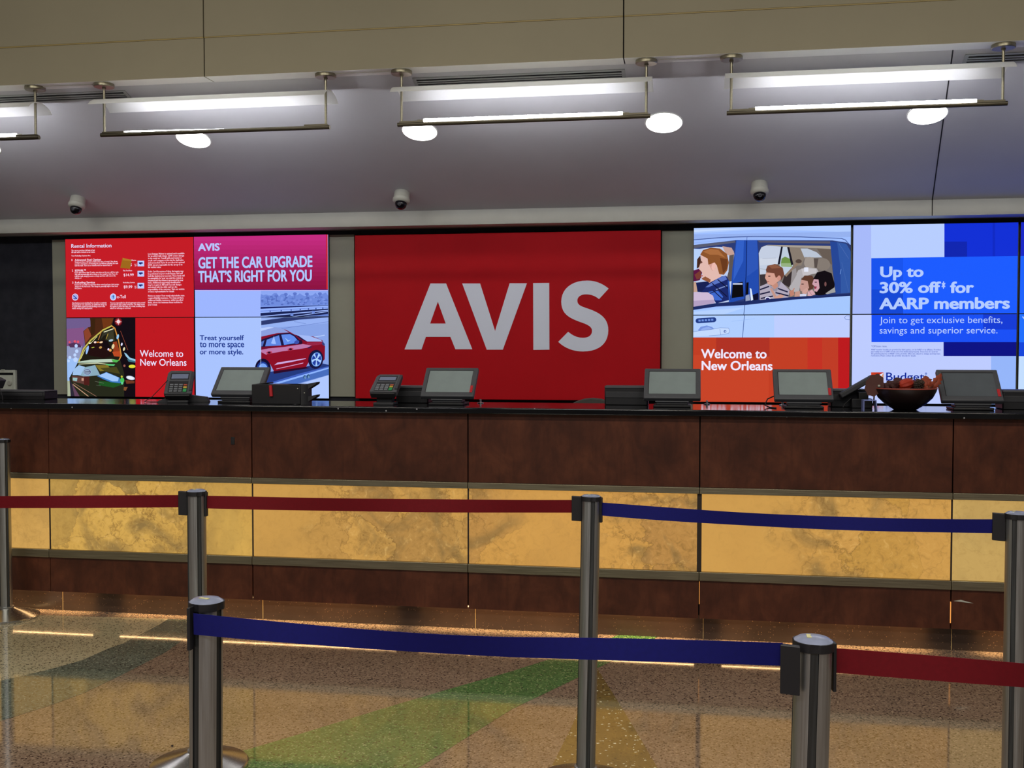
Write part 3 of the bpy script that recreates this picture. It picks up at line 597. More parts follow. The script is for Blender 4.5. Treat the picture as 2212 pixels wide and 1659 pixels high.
s.oval(C, 1748, 1062, 14, 18, (180, 214, 255)); s.oval(C, 1010, 1190, 110, 140, (20, 12, 50)); s.oval(C, 1005, 1200, 84, 110, (30, 60, 150)); s.oval(C, 1010, 1200, 64, 84, (120, 165, 245))
s.poly(C, [(984, 480), (984, 1640), (978, 1640), (978, 480)], (196, 214, 255))
TN = (26, 52, 140)
for t, yb, x1 in (('Treat yourself', 797, 750), ('to more space', 892, 752), ('or more style.', 990, 740)): s.text(C, t, 140, yb, x1, yb - 70, TN, .014, 4)
s.done()
# --- right wall, upper left: family in the car
s = Screen(XB, XB + PW, ZM, ZM + PH, 'display with a family in a white car picture beside the red sign'); C = (1480, 480, 5.978)
s.fill((158, 190, 255))
s.poly(C, [(60, 60), (2160, 20), (2160, 130), (1000, 90), (60, 150)], (176, 204, 255)); s.poly(C, [(60, 100), (900, 78), (60, 130)], (200, 220, 255)); s.poly(C, [(60, 160), (2160, 120), (2160, 190), (60, 220)], (150, 178, 240))
s.line(C, [(60, 232), (500, 195), (900, 184), (1500, 190), (2020, 210), (2070, 230), (2130, 300)], 9, (48, 70, 140)); s.line(C, [(60, 275), (400, 240), (900, 222), (1700, 235), (2080, 255)], 5, (140, 170, 236)); s.line(C, [(800, 186), (797, 240)], 6, (60, 84, 160))
s.poly(C, [(60, 300), (660, 232), (1900, 235), (2080, 262), (2150, 300), (2150, 940), (1400, 1000), (780, 1065), (400, 1085), (60, 1140)], (44, 60, 118))
s.poly(C, [(60, 300), (640, 240), (650, 262), (60, 345)], (90, 92, 112)); s.poly(C, [(940, 240), (1870, 246), (1880, 276), (960, 262)], (88, 86, 104))
s.poly(C, [(60, 360), (400, 318), (560, 322), (625, 370), (640, 440), (590, 1000), (560, 1030), (60, 1100)], (190, 206, 240)); s.poly(C, [(480, 310), (600, 330), (635, 400), (630, 440), (530, 420)], (196, 160, 150)); s.poly(C, [(570, 430), (632, 415), (600, 760), (520, 780), (560, 640)], (92, 84, 84))
s.poly(C, [(660, 232), (930, 232), (945, 400), (950, 930), (870, 960), (580, 1040), (610, 600)], (34, 76, 176)); s.poly(C, [(665, 240), (760, 236), (750, 500), (620, 760), (640, 480)], (50, 96, 200)); s.poly(C, [(800, 236), (925, 240), (940, 600), (800, 700)], (46, 86, 184)); s.line(C, [(797, 240), (785, 700), (768, 1060)], 9, (12, 26, 84))
s.poly(C, [(615, 790), (745, 770), (755, 960), (600, 980)], (10, 8, 14)); s.poly(C, [(790, 780), (820, 775), (815, 930), (780, 940)], (10, 8, 14)); s.poly(C, [(780, 950), (830, 930), (840, 1010), (780, 1020)], (150, 160, 190)); s.poly(C, [(835, 850), (855, 860), (880, 1000), (850, 1016)], (220, 236, 255)); s.poly(C, [(870, 940), (945, 910), (945, 1000), (880, 1010)], (10, 14, 44)); s.rect(C, 615, 786, 740, 806, (190, 196, 220))
# driver
s.poly(C, [(60, 340), (190, 345), (200, 600), (60, 620)], (184, 210, 250)); s.poly(C, [(155, 480), (195, 430), (215, 560), (150, 600)], (70, 40, 30)); s.poly(C, [(60, 640), (180, 600), (220, 650), (190, 750), (60, 775)], (92, 22, 64)); s.poly(C, [(120, 680), (200, 620), (210, 720), (150, 740)], (120, 60, 50))
s.poly(C, [(60, 780), (140, 770), (190, 900), (60, 905)], (196, 160, 140)); s.poly(C, [(140, 780), (330, 760), (400, 850), (300, 910), (160, 900)], (22, 32, 84))
s.poly(C, [(200, 400), (300, 380), (360, 470), (480, 640), (440, 760), (330, 800), (270, 745), (215, 740), (225, 690), (215, 640), (172, 600), (205, 510)], (226, 186, 176)); s.poly(C, [(210, 730), (260, 700), (330, 740), (320, 780), (240, 750)], (150, 90, 60)); s.poly(C, [(300, 540), (395, 520), (390, 600), (350, 630)], (214, 160, 150)); s.oval(C, 368, 570, 26, 52, (236, 186, 176), 12); s.poly(C, [(195, 510), (215, 500), (225, 525), (200, 535)], (110, 70, 60)); s.poly(C, [(200, 690), (225, 680), (228, 700), (205, 704)], (190, 100, 100))
s.poly(C, [(195, 420), (230, 360), (330, 330), (450, 340), (540, 410), (565, 520), (545, 620), (500, 680), (440, 670), (410, 560), (380, 520), (300, 550), (290, 470)], (140, 84, 44)); s.poly(C, [(230, 380), (330, 345), (430, 360), (520, 460), (420, 420), (320, 420)], (170, 108, 62)); s.poly(C, [(450, 460), (545, 480), (540, 600), (490, 660), (470, 560)], (106, 58, 30))
s.poly(C, [(320, 780), (470, 700), (530, 690), (570, 760), (590, 1000), (400, 1050), (370, 1000), (300, 900), (210, 905)], (26, 40, 106)); s.poly(C, [(430, 720), (520, 690), (540, 740), (300, 840), (260, 840)], (90, 116, 196)); s.poly(C, [(300, 900), (420, 880), (490, 960), (470, 1010), (390, 1010)], (62, 104, 206)); s.line(C, [(360, 880), (480, 990)], 12, (20, 26, 70)); s.line(C, [(320, 920), (440, 870)], 10, (20, 26, 70)); s.line(C, [(540, 820), (400, 870)], 14, (120, 140, 200)); s.line(C, [(420, 740), (560, 860)], 12, (14, 18, 52)); s.line(C, [(350, 790), (540, 960)], 12, (16, 20, 58))
s.poly(C, [(60, 905), (290, 905), (360, 950), (385, 1040), (250, 1065), (60, 1100)], (206, 186, 214)); s.poly(C, [(60, 1020), (370, 1000), (385, 1045), (60, 1100)], (180, 160, 196))
# rear window
s.poly(C, [(950, 400), (985, 320), (1050, 296), (1880, 310), (1900, 600), (1940, 900), (1400, 985), (960, 1010)], (120, 112, 108)); s.poly(C, [(950, 400), (985, 325), (1050, 300), (1240, 316), (1195, 540), (1060, 560), (1040, 670), (965, 675)], (196, 206, 226)); s.poly(C, [(955, 470), (1200, 462), (1190, 540), (960, 560)], (206, 214, 230)); s.line(C, [(1000, 470), (1170, 462)], 5, (170, 176, 196)); s.line(C, [(960, 600), (1040, 610)], 8, (170, 178, 190))
s.poly(C, [(1235, 316), (1330, 320), (1390, 560), (1350, 640), (1270, 690), (1215, 545)], (190, 204, 222)); s.poly(C, [(1245, 470), (1290, 445), (1370, 480), (1375, 540), (1235, 540)], (110, 146, 72)); s.poly(C, [(1235, 530), (1380, 530), (1380, 580), (1240, 575)], (150, 176, 130)); s.poly(C, [(1238, 316), (1262, 316), (1222, 545), (1195, 540)], (22, 24, 40)); s.poly(C, [(1315, 316), (1345, 320), (1405, 540), (1370, 560)], (26, 24, 34)); s.poly(C, [(1050, 292), (1890, 308), (1890, 345), (1300, 320)], (168, 158, 146))
s.poly(C, [(1345, 325), (1490, 330), (1540, 460), (1500, 560), (1400, 560)], (136, 124, 112)); s.poly(C, [(1490, 340), (1580, 340), (1700, 390), (1770, 455), (1540, 460)], (186, 196, 212)); s.poly(C, [(1700, 340), (1890, 350), (1905, 560), (1780, 460)], (104, 92, 84))
s.poly(C, [(965, 680), (1040, 672), (1060, 800), (970, 830)], (60, 52, 56)); s.poly(C, [(1280, 690), (1400, 620), (1420, 700), (1340, 840), (1250, 790)], (54, 44, 46)); s.line(C, [(1300, 690), (1460, 520)], 30, (140, 120, 104)); s.oval(C, 1465, 505, 40, 26, (84, 70, 64))
s.poly(C, [(1540, 450), (1660, 455), (1700, 600), (1560, 600)], (150, 140, 132)); s.oval(C, 1605, 525, 70, 76, (158, 148, 140)); s.oval(C, 1780, 545, 92, 80, (132, 122, 114), 8); s.poly(C, [(1660, 470), (1720, 470), (1700, 590), (1670, 590)], (88, 78, 74))
s.poly(C, [(1340, 850), (1460, 620), (1560, 580), (1700, 600), (1720, 640), (1500, 720), (1470, 900), (1380, 900)], (178, 174, 178)); s.poly(C, [(1500, 600), (1690, 600), (1700, 660), (1520, 690)], (196, 192, 196)); s.rect(C, 1535, 585, 1590, 640, (226, 230, 246)); s.poly(C, [(1380, 620), (1430, 590), (1440, 680), (1360, 820)], (150, 144, 146))
# boy
s.poly(C, [(965, 830), (1060, 790), (1120, 830), (1240, 770), (1350, 880), (1330, 980), (965, 1005)], (176, 168, 186))
for k, (a, b_) in enumerate((((970, 870), (1080, 830)), ((970, 930), (1090, 900)), ((1180, 850), (1320, 900)), ((1170, 910), (1330, 950)), ((980, 985), (1130, 955)))): s.line(C, [a, b_], 18, (34, 34, 66))
s.poly(C, [(1090, 820), (1120, 880), (1180, 900), (1240, 770), (1210, 760), (1150, 860)], (150, 144, 160)); s.poly(C, [(1110, 810), (1190, 780), (1200, 830), (1150, 870)], (196, 140, 122)); s.poly(C, [(1095, 860), (1120, 850), (1180, 960), (1150, 980)], (196, 150, 136))
s.poly(C, [(1045, 650), (1180, 660), (1210, 760), (1130, 815), (1065, 800), (1060, 770), (1030, 720)], (214, 160, 144)); s.poly(C, [(1040, 620), (1060, 570), (1160, 538), (1260, 590), (1280, 680), (1240, 750), (1200, 700), (1170, 720), (1150, 660), (1060, 650)], (112, 66, 52)); s.oval(C, 1212, 722, 24, 34, (206, 146, 132)); s.poly(C, [(1070, 560), (1160, 545), (1240, 590), (1120, 600)], (140, 88, 66)); s.rect(C, 1072, 692, 1100, 704, (70, 44, 44)); s.rect(C, 1052, 764, 1084, 772, (160, 80, 80)); s.poly(C, [(1150, 970), (1230, 930), (1280, 950), (1230, 995), (1160, 995)], (206, 156, 140)); s.oval(C, 1065, 985, 36, 22, (220, 226, 250)); s.oval(C, 1065, 990, 24, 15, (40, 30, 100))
# two girls
s.poly(C, [(1500, 740), (1540, 690), (1640, 690), (1680, 760), (1650, 860), (1590, 880), (1560, 800)], (92, 58, 44)); s.poly(C, [(1500, 745), (1580, 760), (1600, 850), (1540, 900), (1490, 890), (1478, 830)], (196, 150, 140)); s.poly(C, [(1340, 890), (1400, 870), (1410, 940), (1360, 960)], (190, 130, 112)); s.line(C, [(1390, 890), (1408, 855)], 12, (190, 130, 110)); s.poly(C, [(1420, 900), (1480, 890), (1490, 960), (1410, 970)], (196, 150, 136)); s.poly(C, [(1480, 930), (1570, 920), (1560, 965), (1480, 970)], (206, 212, 236)); s.poly(C, [(1510, 890), (1570, 845), (1590, 880), (1560, 930), (1510, 920)], (206, 160, 150)); s.rect(C, 1500, 795, 1530, 805, (60, 40, 44))
s.poly(C, [(1650, 740), (1700, 650), (1800, 625), (1890, 660), (1930, 800), (1920, 900), (1760, 950), (1680, 940)], (18, 12, 18)); s.poly(C, [(1660, 735), (1720, 740), (1735, 850), (1700, 900), (1665, 890), (1670, 830), (1640, 800)], (206, 160, 172)); s.poly(C, [(1668, 830), (1700, 830), (1690, 860), (1670, 862)], (150, 50, 70)); s.rect(C, 1672, 770, 1700, 780, (40, 24, 34)); s.poly(C, [(1580, 900), (1640, 870), (1680, 930), (1620, 955), (1580, 950)], (214, 168, 176)); s.line(C, [(1600, 890), (1640, 950)], 6, (170, 120, 128)); s.oval(C, 1810, 800, 14, 30, (120, 80, 80)); s.poly(C, [(1810, 920), (1930, 840), (1940, 905), (1830, 930)], (160, 160, 160))
s.poly(C, [(1870, 250), (1960, 258), (2010, 600), (2010, 920), (1945, 925), (1900, 560)], (38, 70, 150)); s.poly(C, [(1960, 258), (2080, 280), (2150, 400), (2150, 910), (2010, 920), (2005, 600)], (50, 88, 164)); s.line(C, [(2000, 670), (2012, 610)], 8, (110, 150, 220)); s.line(C, [(1985, 280), (2110, 470)], 5, (80, 110, 180)); s.line(C, [(2020, 520), (2110, 900)], 5, (70, 104, 176))
s.poly(C, [(60, 1100), (400, 1045), (780, 1020), (1400, 965), (2150, 920), (2150, 950), (1400, 1000), (780, 1070), (400, 1090), (60, 1140)], (30, 44, 100)); s.line(C, [(560, 760), (575, 1030)], 20, (40, 84, 180))
s.poly(C, [(60, 1140), (780, 1072), (1400, 1004), (2160, 950), (2160, 1200), (60, 1200)], (166, 200, 255)); s.poly(C, [(60, 1160), (780, 1100), (500, 1190), (60, 1190)], (182, 210, 255)); s.line(C, [(768, 1070), (757, 1200)], 8, (48, 70, 130))
s.done()
# --- right wall, lower left: door handle and orange welcome
s = Screen(XB, XB + PW, ZM - PH, ZM, 'display with white Welcome to New Orleans on orange'); C = (1480, 660, 5.978)
s.fill((176, 206, 255))
s.poly(C, [(1150, 100), (2160, 100), (2160, 420), (1150, 420)], (190, 206, 255)); s.line(C, [(766, 120), (740, 420)], 8, (60, 90, 160)); s.line(C, [(600, 205), (900, 170)], 4, (150, 184, 246))
s.oval(C, 167, 197, 32, 32, (34, 60, 134)); s.oval(C, 370, 183, 32, 32, (34, 60, 134)); s.poly(C, [(167, 165), (370, 151), (372, 215), (168, 229)], (34, 60, 134))
for k in range(5): s.rect(C, 172 + k * 41, 183 - k * 3, 200 + k * 41, 207 - k * 3, (110, 146, 226))
s.poly(C, [(165, 320), (200, 275), (280, 257), (350, 278), (380, 310), (200, 335)], (120, 150, 226)); s.poly(C, [(190, 325), (230, 290), (300, 275), (350, 300), (240, 330)], (146, 174, 240)); s.poly(C, [(60, 345), (380, 305), (450, 288), (560, 290), (578, 330), (560, 360), (450, 380), (60, 405)], (196, 218, 255)); s.line(C, [(100, 338), (380, 302), (450, 287), (560, 290), (577, 330), (560, 360), (450, 380), (310, 390)], 4, (90, 120, 190)); s.line(C, [(450, 305), (458, 378)], 4, (90, 120, 190)); s.oval(C, 515, 334, 17, 18, (80, 106, 176)); s.oval(C, 518, 336, 8, 9, (190, 210, 250))
s.line(C, [(2125, 135), (2080, 132), (2055, 155), (2075, 180), (2125, 184)], 5, (90, 120, 190))
s.rect(C, 60, 412, 2160, 1330, (194, 62, 36)); s.rect(C, 60, 640, 1080, 1330, (200, 68, 40)); s.rect(C, 400, 412, 1090, 660, (176, 50, 36)); s.rect(C, 1580, 412, 1770, 1330, (196, 50, 36)); s.rect(C, 1770, 412, 1975, 1330, (192, 60, 38)); s.rect(C, 1975, 412, 2160, 1330, (188, 26, 30))
s.text(C, 'Welcome to', 205, 678, 1052, 562, (240, 234, 255), .018, 5); s.text(C, 'New Orleans', 212, 832, 1128, 714, (240, 234, 255), .018, 5)
s.done()
# --- right wall, second column
X2 = XB + PW + .012
BL, DB, WB = (28, 92, 255), (18, 48, 214), (186, 206, 255)
s = Screen(X2, X2 + PW, ZM, ZM + PH, 'display with Up to 30% off for AARP members on blue'); C = (1830, 470, 5.791)
s.fill(WB); s.rect(C, 40, 60, 300, 1210, (168, 186, 250)); s.rect(C, 300, 60, 1216, 512, (184, 206, 255))
s.rect(C, 1216, 40, 2160, 500, DB); s.rect(C, 1216, 300, 1500, 500, (16, 38, 176)); s.rect(C, 1820, 60, 1850, 490, (16, 42, 196))
s.poly(C, [(302, 508), (1216, 494), (2160, 480), (2160, 1210), (302, 1210)], BL); s.poly(C, [(302, 900), (700, 900), (700, 1210), (302, 1210)], (20, 72, 214)); s.poly(C, [(302, 508), (700, 502), (700, 900), (302, 900)], (24, 84, 238))
HW = (180, 204, 255)
s.text(C, 'Up to', 412, 742, 955, 612, HW, .026, 4); s.text(C, '30% off', 405, 942, 1172, 806, HW, .026, 4); s.text(C, '*', 1180, 942, 1226, 796, HW, .02, 4); s.text(C, 'for', 1285, 940, 1585, 800, HW, .026, 4); s.text(C, 'AARP members', 400, 1144, 2035, 1004, HW, .026, 4)
s.done()
s = Screen(X2, X2 + PW, ZM - PH, ZM, 'display with Budget logo and Join to get exclusive benefits wording'); C = (1830, 660, 5.791)
s.fill((190, 204, 255)); s.rect(C, 1800, 630, 2160, 1330, (150, 182, 250))
s.rect(C, 304, 90, 2160, 458, (26, 80, 246)); s.rect(C, 1700, 90, 2160, 300, (22, 60, 214)); s.rect(C, 1206, 458, 2160, 632, (12, 18, 132))
s.text(C, 'Join to get exclusive benefits,', 405, 222, 1942, 140, HW, .004, 4); s.text(C, 'savings and superior service.', 405, 350, 1880, 270, HW, .004, 4)
s.text(C, '*Off base rates.', 300, 520, 500, 497, (40, 62, 160), .004, 2)
for i, (t, x1) in enumerate((('AARP member benefits are provided by third parties, not by AARP or its affiliates. Providers', 1174), ('pay royalty fees to AARP for the use of its intellectual property. These fees are used for', 1136), ('the general purposes of AARP. Some provider offers are subject to change and may have', 1165), ('restrictions. Please contact the provider directly for details.', 862))): s.text(C, t, 300, 560 + 25.3 * i, x1, 541 + 25.3 * i, (60, 84, 190), .012, 1)
s.poly(C, [(300, 836), (456, 836), (456, 990), (300, 990)], (206, 66, 34)); s.poly(C, [(456, 836), (456, 990), (380, 990), (400, 880)], (214, 150, 110)); s.poly(C, [(330, 845), (450, 838), (405, 876), (360, 866)], (196, 46, 30)); s.poly(C, [(456, 838), (404, 866), (402, 892), (424, 892)], (226, 232, 255))
s.text(C, 'Budget', 486, 936, 964, 838, (14, 42, 152), .006, 4); s.oval(C, 986, 852, 13, 13, (70, 96, 190)); s.oval(C, 986, 852, 7, 7, (150, 170, 230))
s.done()
X3 = X2 + PW + .012
s = Screen(X3, X3 + PW, ZM, ZM + PH, 'blue display cut off by the right edge, upper of two'); C = (1830, 470, 5.791)
s.fill((30, 100, 255)); s.rect(C, 2100, 30, 8000, 480, (26, 40, 200)); s.done()
s = Screen(X3, X3 + PW, ZM - PH, ZM, 'blue and white display cut off by the right edge, lower of two'); C = (1830, 660, 5.791)
s.fill((196, 222, 255)); s.rect(C, 2100, 90, 8000, 460, (34, 112, 255)); s.rect(C, 2100, 460, 8000, 634, (22, 70, 220)); s.line(C, [(2196, 140), (2216, 165), (2240, 130)], 14, HW); s.done()

# ------------------------------------------------------------------ red sign between the displays
YA = 8.47
sg = thing('wall_sign', 'large red AVIS sign in white letters between the displays', 'sign', (-1.485, YA + .04, 1.124)); O = sg.location
b = MB(); b.box((-2.734, YA, 1.124), (-0.237, YA + .078, 2.468)); b.build('panel', M['sign_red'], sg, O, bevel=.003)
C = (860, 580, 4.6083)
def letter(outer, hole=None):
    f = lambda pts: [onY(C[0] + x / C[1 + 1], C[1] + y / C[2], YA - .003) for x, y in pts]
    o = f(outer); b = MB(); d = Vector((0, .004, 0))
    loops = [o] + ([f(hole)] if hole else []); allp = [p for l in loops for p in l]
    b.add(allp, [tuple(t) for t in tessellate_polygon(loops)])
    for l in loops:
        n = len(l); b.add(l + [p + d for p in l], [(i, (i + 1) % n, (i + 1) % n + n, i + n) for i in range(n)])
    b.build('letter', M['sign_letter'], sg, O, smooth=0)
letter([(64, 806), (322, 149), (477, 149), (738, 804), (570, 804), (520, 680), (276, 680), (232, 806)], [(395, 330), (474, 548), (318, 548)])
letter([(638, 149), (816, 149), (965, 622), (1110, 147), (1282, 147), (1042, 808), (882, 808)])
letter([(1344, 145), (1504, 143), (1506, 808), (1346, 810)])
def bez(p0, p1, p2, p3, n=10):
    return [tuple((1 - t) ** 3 * a + 3 * (1 - t) ** 2 * t * b_ + 3 * (1 - t) * t * t * c + t ** 3 * d for a, b_, c, d in zip(p0, p1, p2, p3)) for t in [k / n for k in range(n)]]
letter(bez((2096, 200), (2030, 145), (1960, 120), (1880, 120)) + bez((1880, 120), (1720, 120), (1624, 210), (1624, 330)) + bez((1624, 330), (1624, 450), (1700, 490), (1800, 528)) + bez((1800, 528), (1880, 555), (1930, 575), (1930, 620))
       + bez((1930, 620), (1930, 670), (1890, 690), (1840, 690)) + bez((1840, 690), (1780, 690), (1735, 665), (1692, 630)) + [(1692, 630), (1594, 730)] + bez((1594, 730), (1660, 795), (1750, 826), (1840, 826))
       + bez((1840, 826), (2000, 826), (2092, 745), (2092, 615)) + bez((2092, 615), (2092, 500), (2020, 450), (1920, 410)) + bez((1920, 410), (1830, 378), (1784, 370), (1784, 320)) + bez((1784, 320), (1784, 280), (1820, 257), (1870, 257)) + bez((1870, 257), (1920, 257), (1960, 272), (2000, 304)) + [(2000, 304)])

# ------------------------------------------------------------------ pendant lights, downlights, vents, cameras
YP, ZR = 6.53, 2.945
def pendant(label, tilt=0.0):
    t = thing('pendant_light', label, 'light', (0, YP, ZS), 'linear pendant lights under the soffit')
    for sx_ in (-.762, .762):
        b = MB(); b.lathe([(.064, 0), (.066, -.004), (.066, -.02), (.062, -.024)], 36, c=(sx_, 0, 0)); b.build('canopy', M['nickel'], t)
        b = MB(); b.tube([(sx_, 0, -.02), (sx_, 0, ZR - ZS + .012)], .0085, 14); b.lathe([(.013, -.024), (.013, -.034)], 16, c=(sx_, 0, 0)); b.build('stem', M['nickel'], t)
    b = MB(); zr = -.158; N = 14
    vs = []; half = .80
    for th in (0, .003):
        for x in (-half, half):
            for k in range(N + 1):
                u = -1 + 2 * k / N; vs.append((x, u * .132, zr + .052 * (1 - u * u) ** .8 - th))
    fs = []
    for k in range(N):
        a, c = k, N + 1 + k; fs.append((a, a + 1, c + 1, c)); a2, c2 = a + 2 * (N + 1), c + 2 * (N + 1); fs.append((a2, c2, c2 + 1, a2 + 1))
        for e in (0, N + 1): fs.append((e + k, e + k + 1, e + k + 1 + 2 * (N + 1), e + k + 2 * (N + 1)))
    for x_ in (0, N):
        fs.append((x_, N + 1 + x_, N + 1 + x_ + 2 * (N + 1), x_ + 2 * (N + 1)))
    b.add(vs, fs); b.build('reflector', M['reflector'], t)
    b = MB(); z = ZR - ZS; b.tube([(-.788, 0, z), (.788, 0, z)], .0135, 16); b.box((-.775, -.010, z + .008), (-.62, .010, z + .02)); b.box((.62, -.010, z + .008), (.775, .010, z + .02))
    b.build('rod', M['rod'], t)
    q = MB(); q.tube([(-.66, 0, 0), (-.62, 0, 0)], .005, 8, 1); q.tube([(.62, 0, 0), (.66, 0, 0)], .005, 8, 1); q.tube([(-.62, 0, 0), (-.60, 0, 0), (.60, 0, 0), (.62, 0, 0)], .0095, 14, 0)
    q.xf(Matrix.Translation((0, 0, z + .022)) @ Matrix.Rotation(tilt, 4, 'Y'))
    q.build('lamp_tube', [M['tube'], M['nickel']], t)
    return t
lp = pendant('second linear pendant light from the right end, above the right half of the red sign')
lp.location = (-1.036, YP, ZS); lp['label'] = 'linear pendant light above the red sign'
copy_tree(lp, (-3.057, YP, ZS), 'linear pendant light above the left displays, tube mostly behind its rod')
for ch in [c for o in COL.objects if o.name == 'pendant_light.001' for c in o.children]:
    if ch.name.startswith('lamp_tube'): ch.rotation_euler = (0, R(.75), 0); ch.location = (0, .024, -.012)
copy_tree(lp, (0.991, YP, ZS), 'linear pendant light above the family and blue displays')
copy_tree(lp, (-5.078, YP, ZS), 'linear pendant light cut off by the left edge')
copy_tree(lp, (3.012, YP, ZS), 'linear pendant light beyond the right edge')
b = MB()
for x in (-2.03, -4.1): b.box((x - .20, YP - .012, ZS - .006), (x + .20, YP + .012, ZS - .001))
b.box((0 - .2, YP - .012, ZS - .006), (-.04 + .2, YP + .012, ZS - .001))
structure(b.build('trim_5', M['soffit'], smooth=0), 'flat white wiring covers on the soffit between pendants')
def on_slope(x, y): return Vector((x, y, CZ1 + (y - CY1) * (CZ2 - CZ1) / (CY2 - CY1)))
TILT = Matrix((Vector((1, 0, 0)), CD, CN)).transposed().to_4x4()      # local z = away from the room
def sloped(name, label, cat, group, x, y):
    t = thing(name, label, cat, on_slope(x, y), group); t.rotation_euler = TILT.to_euler(); return t
dl = sloped('downlight', '', 'light', 'round recessed downlights in the sloping ceiling', -1.86, 7.222)
b = MB(); b.lathe([(.116, -.002), (.122, -.004), (.128, -.002), (.128, .001), (.116, .001)], 40, close=False); b.build('trim_ring', M['soffit'], dl)
b = MB(); b.lathe([(.119, -.0035), (.115, -.0035)], 40, close=True); b.build('lens', M['lamp_disc'], dl)
dl['label'] = 'round downlight half behind the left end of the pendant above the red sign'
for x, lb in ((-3.533, 'round downlight behind the rod of the pendant above the left displays'), (-.185, 'fully visible round downlight past the right end of the pendant above the red sign'), (1.487, 'round downlight behind the rod of the rightmost visible pendant'), (-5.205, 'round downlight just past the left edge')):
    copy_tree(dl, on_slope(x, 7.222), lb)
av = sloped('air_vent', 'long slot air vent behind the pendant above the red sign', 'vent', 'slot air vents in the sloping ceiling', -1.085, 6.69)
b = MB(); hw, hd = .675, .048
for (x0, y0, x1, y1) in ((-hw, -hd, hw, -hd + .016), (-hw, hd - .016, hw, hd), (-hw, -hd + .016, -hw + .022, hd - .016), (hw - .022, -hd + .016, hw, hd - .016)): b.box((x0, y0, -.005), (x1, y1, -.0002))
b.build('frame', M['slat'], av, bevel=.001)
b = MB(); b.box((-hw + .02, -hd + .014, -.002), (hw - .02, hd - .014, -.0004)); b.build('opening', M['slat_dark'], av, smooth=0)
for y in (-.016, .006): b = MB(); b.box((-hw + .022, y, -.006), (hw - .022, y + .011, -.002)); b.build('slat', M['slat'], av, smooth=0)
copy_tree(av, on_slope(-4.41, 6.69), 'slot air vent at the left edge of the ceiling'); copy_tree(av, on_slope(2.25, 6.69), 'slot air vent at the right edge of the ceiling')
sc_ = sloped('security_camera', 'white dome camera above the left displays', 'camera', 'dome cameras along the ceiling edge', -4.908, 7.985)
b = MB(); b.lathe([(.058, 0), (.060, -.03), (.060, -.052), (.066, -.058), (.066, -.072), (.058, -.086), (.046, -.092)], 36); b.build('housing', M['white_plastic'], sc_)
b = MB(); b.lathe([(.046, -.0915), (.0455, -.105), (.041, -.12), (.032, -.132), (.018, -.139), (.003, -.141)], 32); dm = b.build('dome', M['dome_glass'], sc_)
b = MB(); b.lathe([(.014, 0), (.014, -.006), (.010, -.008), (.009, -.003)], 20); b.xf(Matrix.Translation((0, -.038, -.118)) @ Matrix.Rotation(R(-62), 4, 'X')); b.build('lens_ring', M['bezel'], dm)
copy_tree(sc_, on_slope(-2.207, 8.02), 'white dome camera above the red sign'); copy_tree(sc_, on_slope(.488, 8.015), 'white dome camera above the family display')

# ------------------------------------------------------------------ things on the worktop
def rotX(a): return Matrix.Rotation(a, 4, 'X')
def monitor(label, dark=False, tab=True):
    t = thing('customer_monitor', label, 'monitor', (0, 0, ZT), 'tilted customer monitors on the counter')
    T = Matrix.Translation((0, -.055, .050)) @ rotX(R(-43.5))      # local: x width, z up the face, y into the case
    w2, h = .153, .217
    b = MB(); b.box((-w2, 0, 0), (w2, .03, h)); b.xf(T); b.build('housing', M['bezel'], t, bevel=.006)
    b = MB(); b.box((-w2 + .03, .03, .03), (w2 - .03, .05, h - .03)); b.xf(T); b.build('rear_cover', M['black2'], t, bevel=.006)
    b = MB(); x0, x1, z0, z1 = -w2 + .027, w2 - .027, .030, h - .026
    b.box((x0, -.0008, z0), (x1, .004, z1)); b.xf(T); sc = b.build('screen', M['glass_dark' if dark else 'glass_off'], t, smooth=0)
    b = MB()
    b.box((x0 - .003, -.0014, z1), (x1 + .002, .003, z1 + .004)); b.box((x0 - .003, -.0014, z0), (x0, .003, z1)); b.xf(T); b.build('screen_surround', M['black'], sc, smooth=0)
    if tab:
        b = MB(); b.box((w2 - .026, -.004, .028), (w2 - .011, .002, .078)); b.box((w2 - .022, -.006, .036), (w2 - .015, -.003, .062)); b.xf(T); b.build('red_tab', M['red_tab'], t, bevel=.0015)
    b = MB(); b.box((-.07, -.02, .022), (.07, .03, .052)); b.box((-.085, -.05, .012), (.085, .05, .026)); b.build('neck', M['black2'], t, bevel=.004)
    b = MB(); b.box((-.10, -.075, 0), (.10, .09, .013)); b.build('foot', M['black'], t, bevel=.004)
    b = MB(); b.box((-.09, -.057, .026), (.09, -.045, .034)); b.build('hinge_bar', M['bezel'], t, bevel=.002)
    return t
mo = monitor('tilted monitor with a red tab in front of the red sign'); mo.location = (-1.347, 5.87, ZT)
copy_tree(mo, (.594, 5.86, ZT), 'tilted monitor with a red tab in front of the orange welcome display')
m1 = monitor('tilted monitor without a tab in front of the red car display', tab=False); m1.location = (-2.603, 5.87, ZT)
m3 = copy_tree(m1, (-.098, 5.87, ZT), 'tilted monitor without a tab overlapping the N of New Orleans on orange')
m5 = monitor('tilted dim monitor with a red tab right of the bowl', dark=True); m5.location = (1.439, 5.86, ZT)
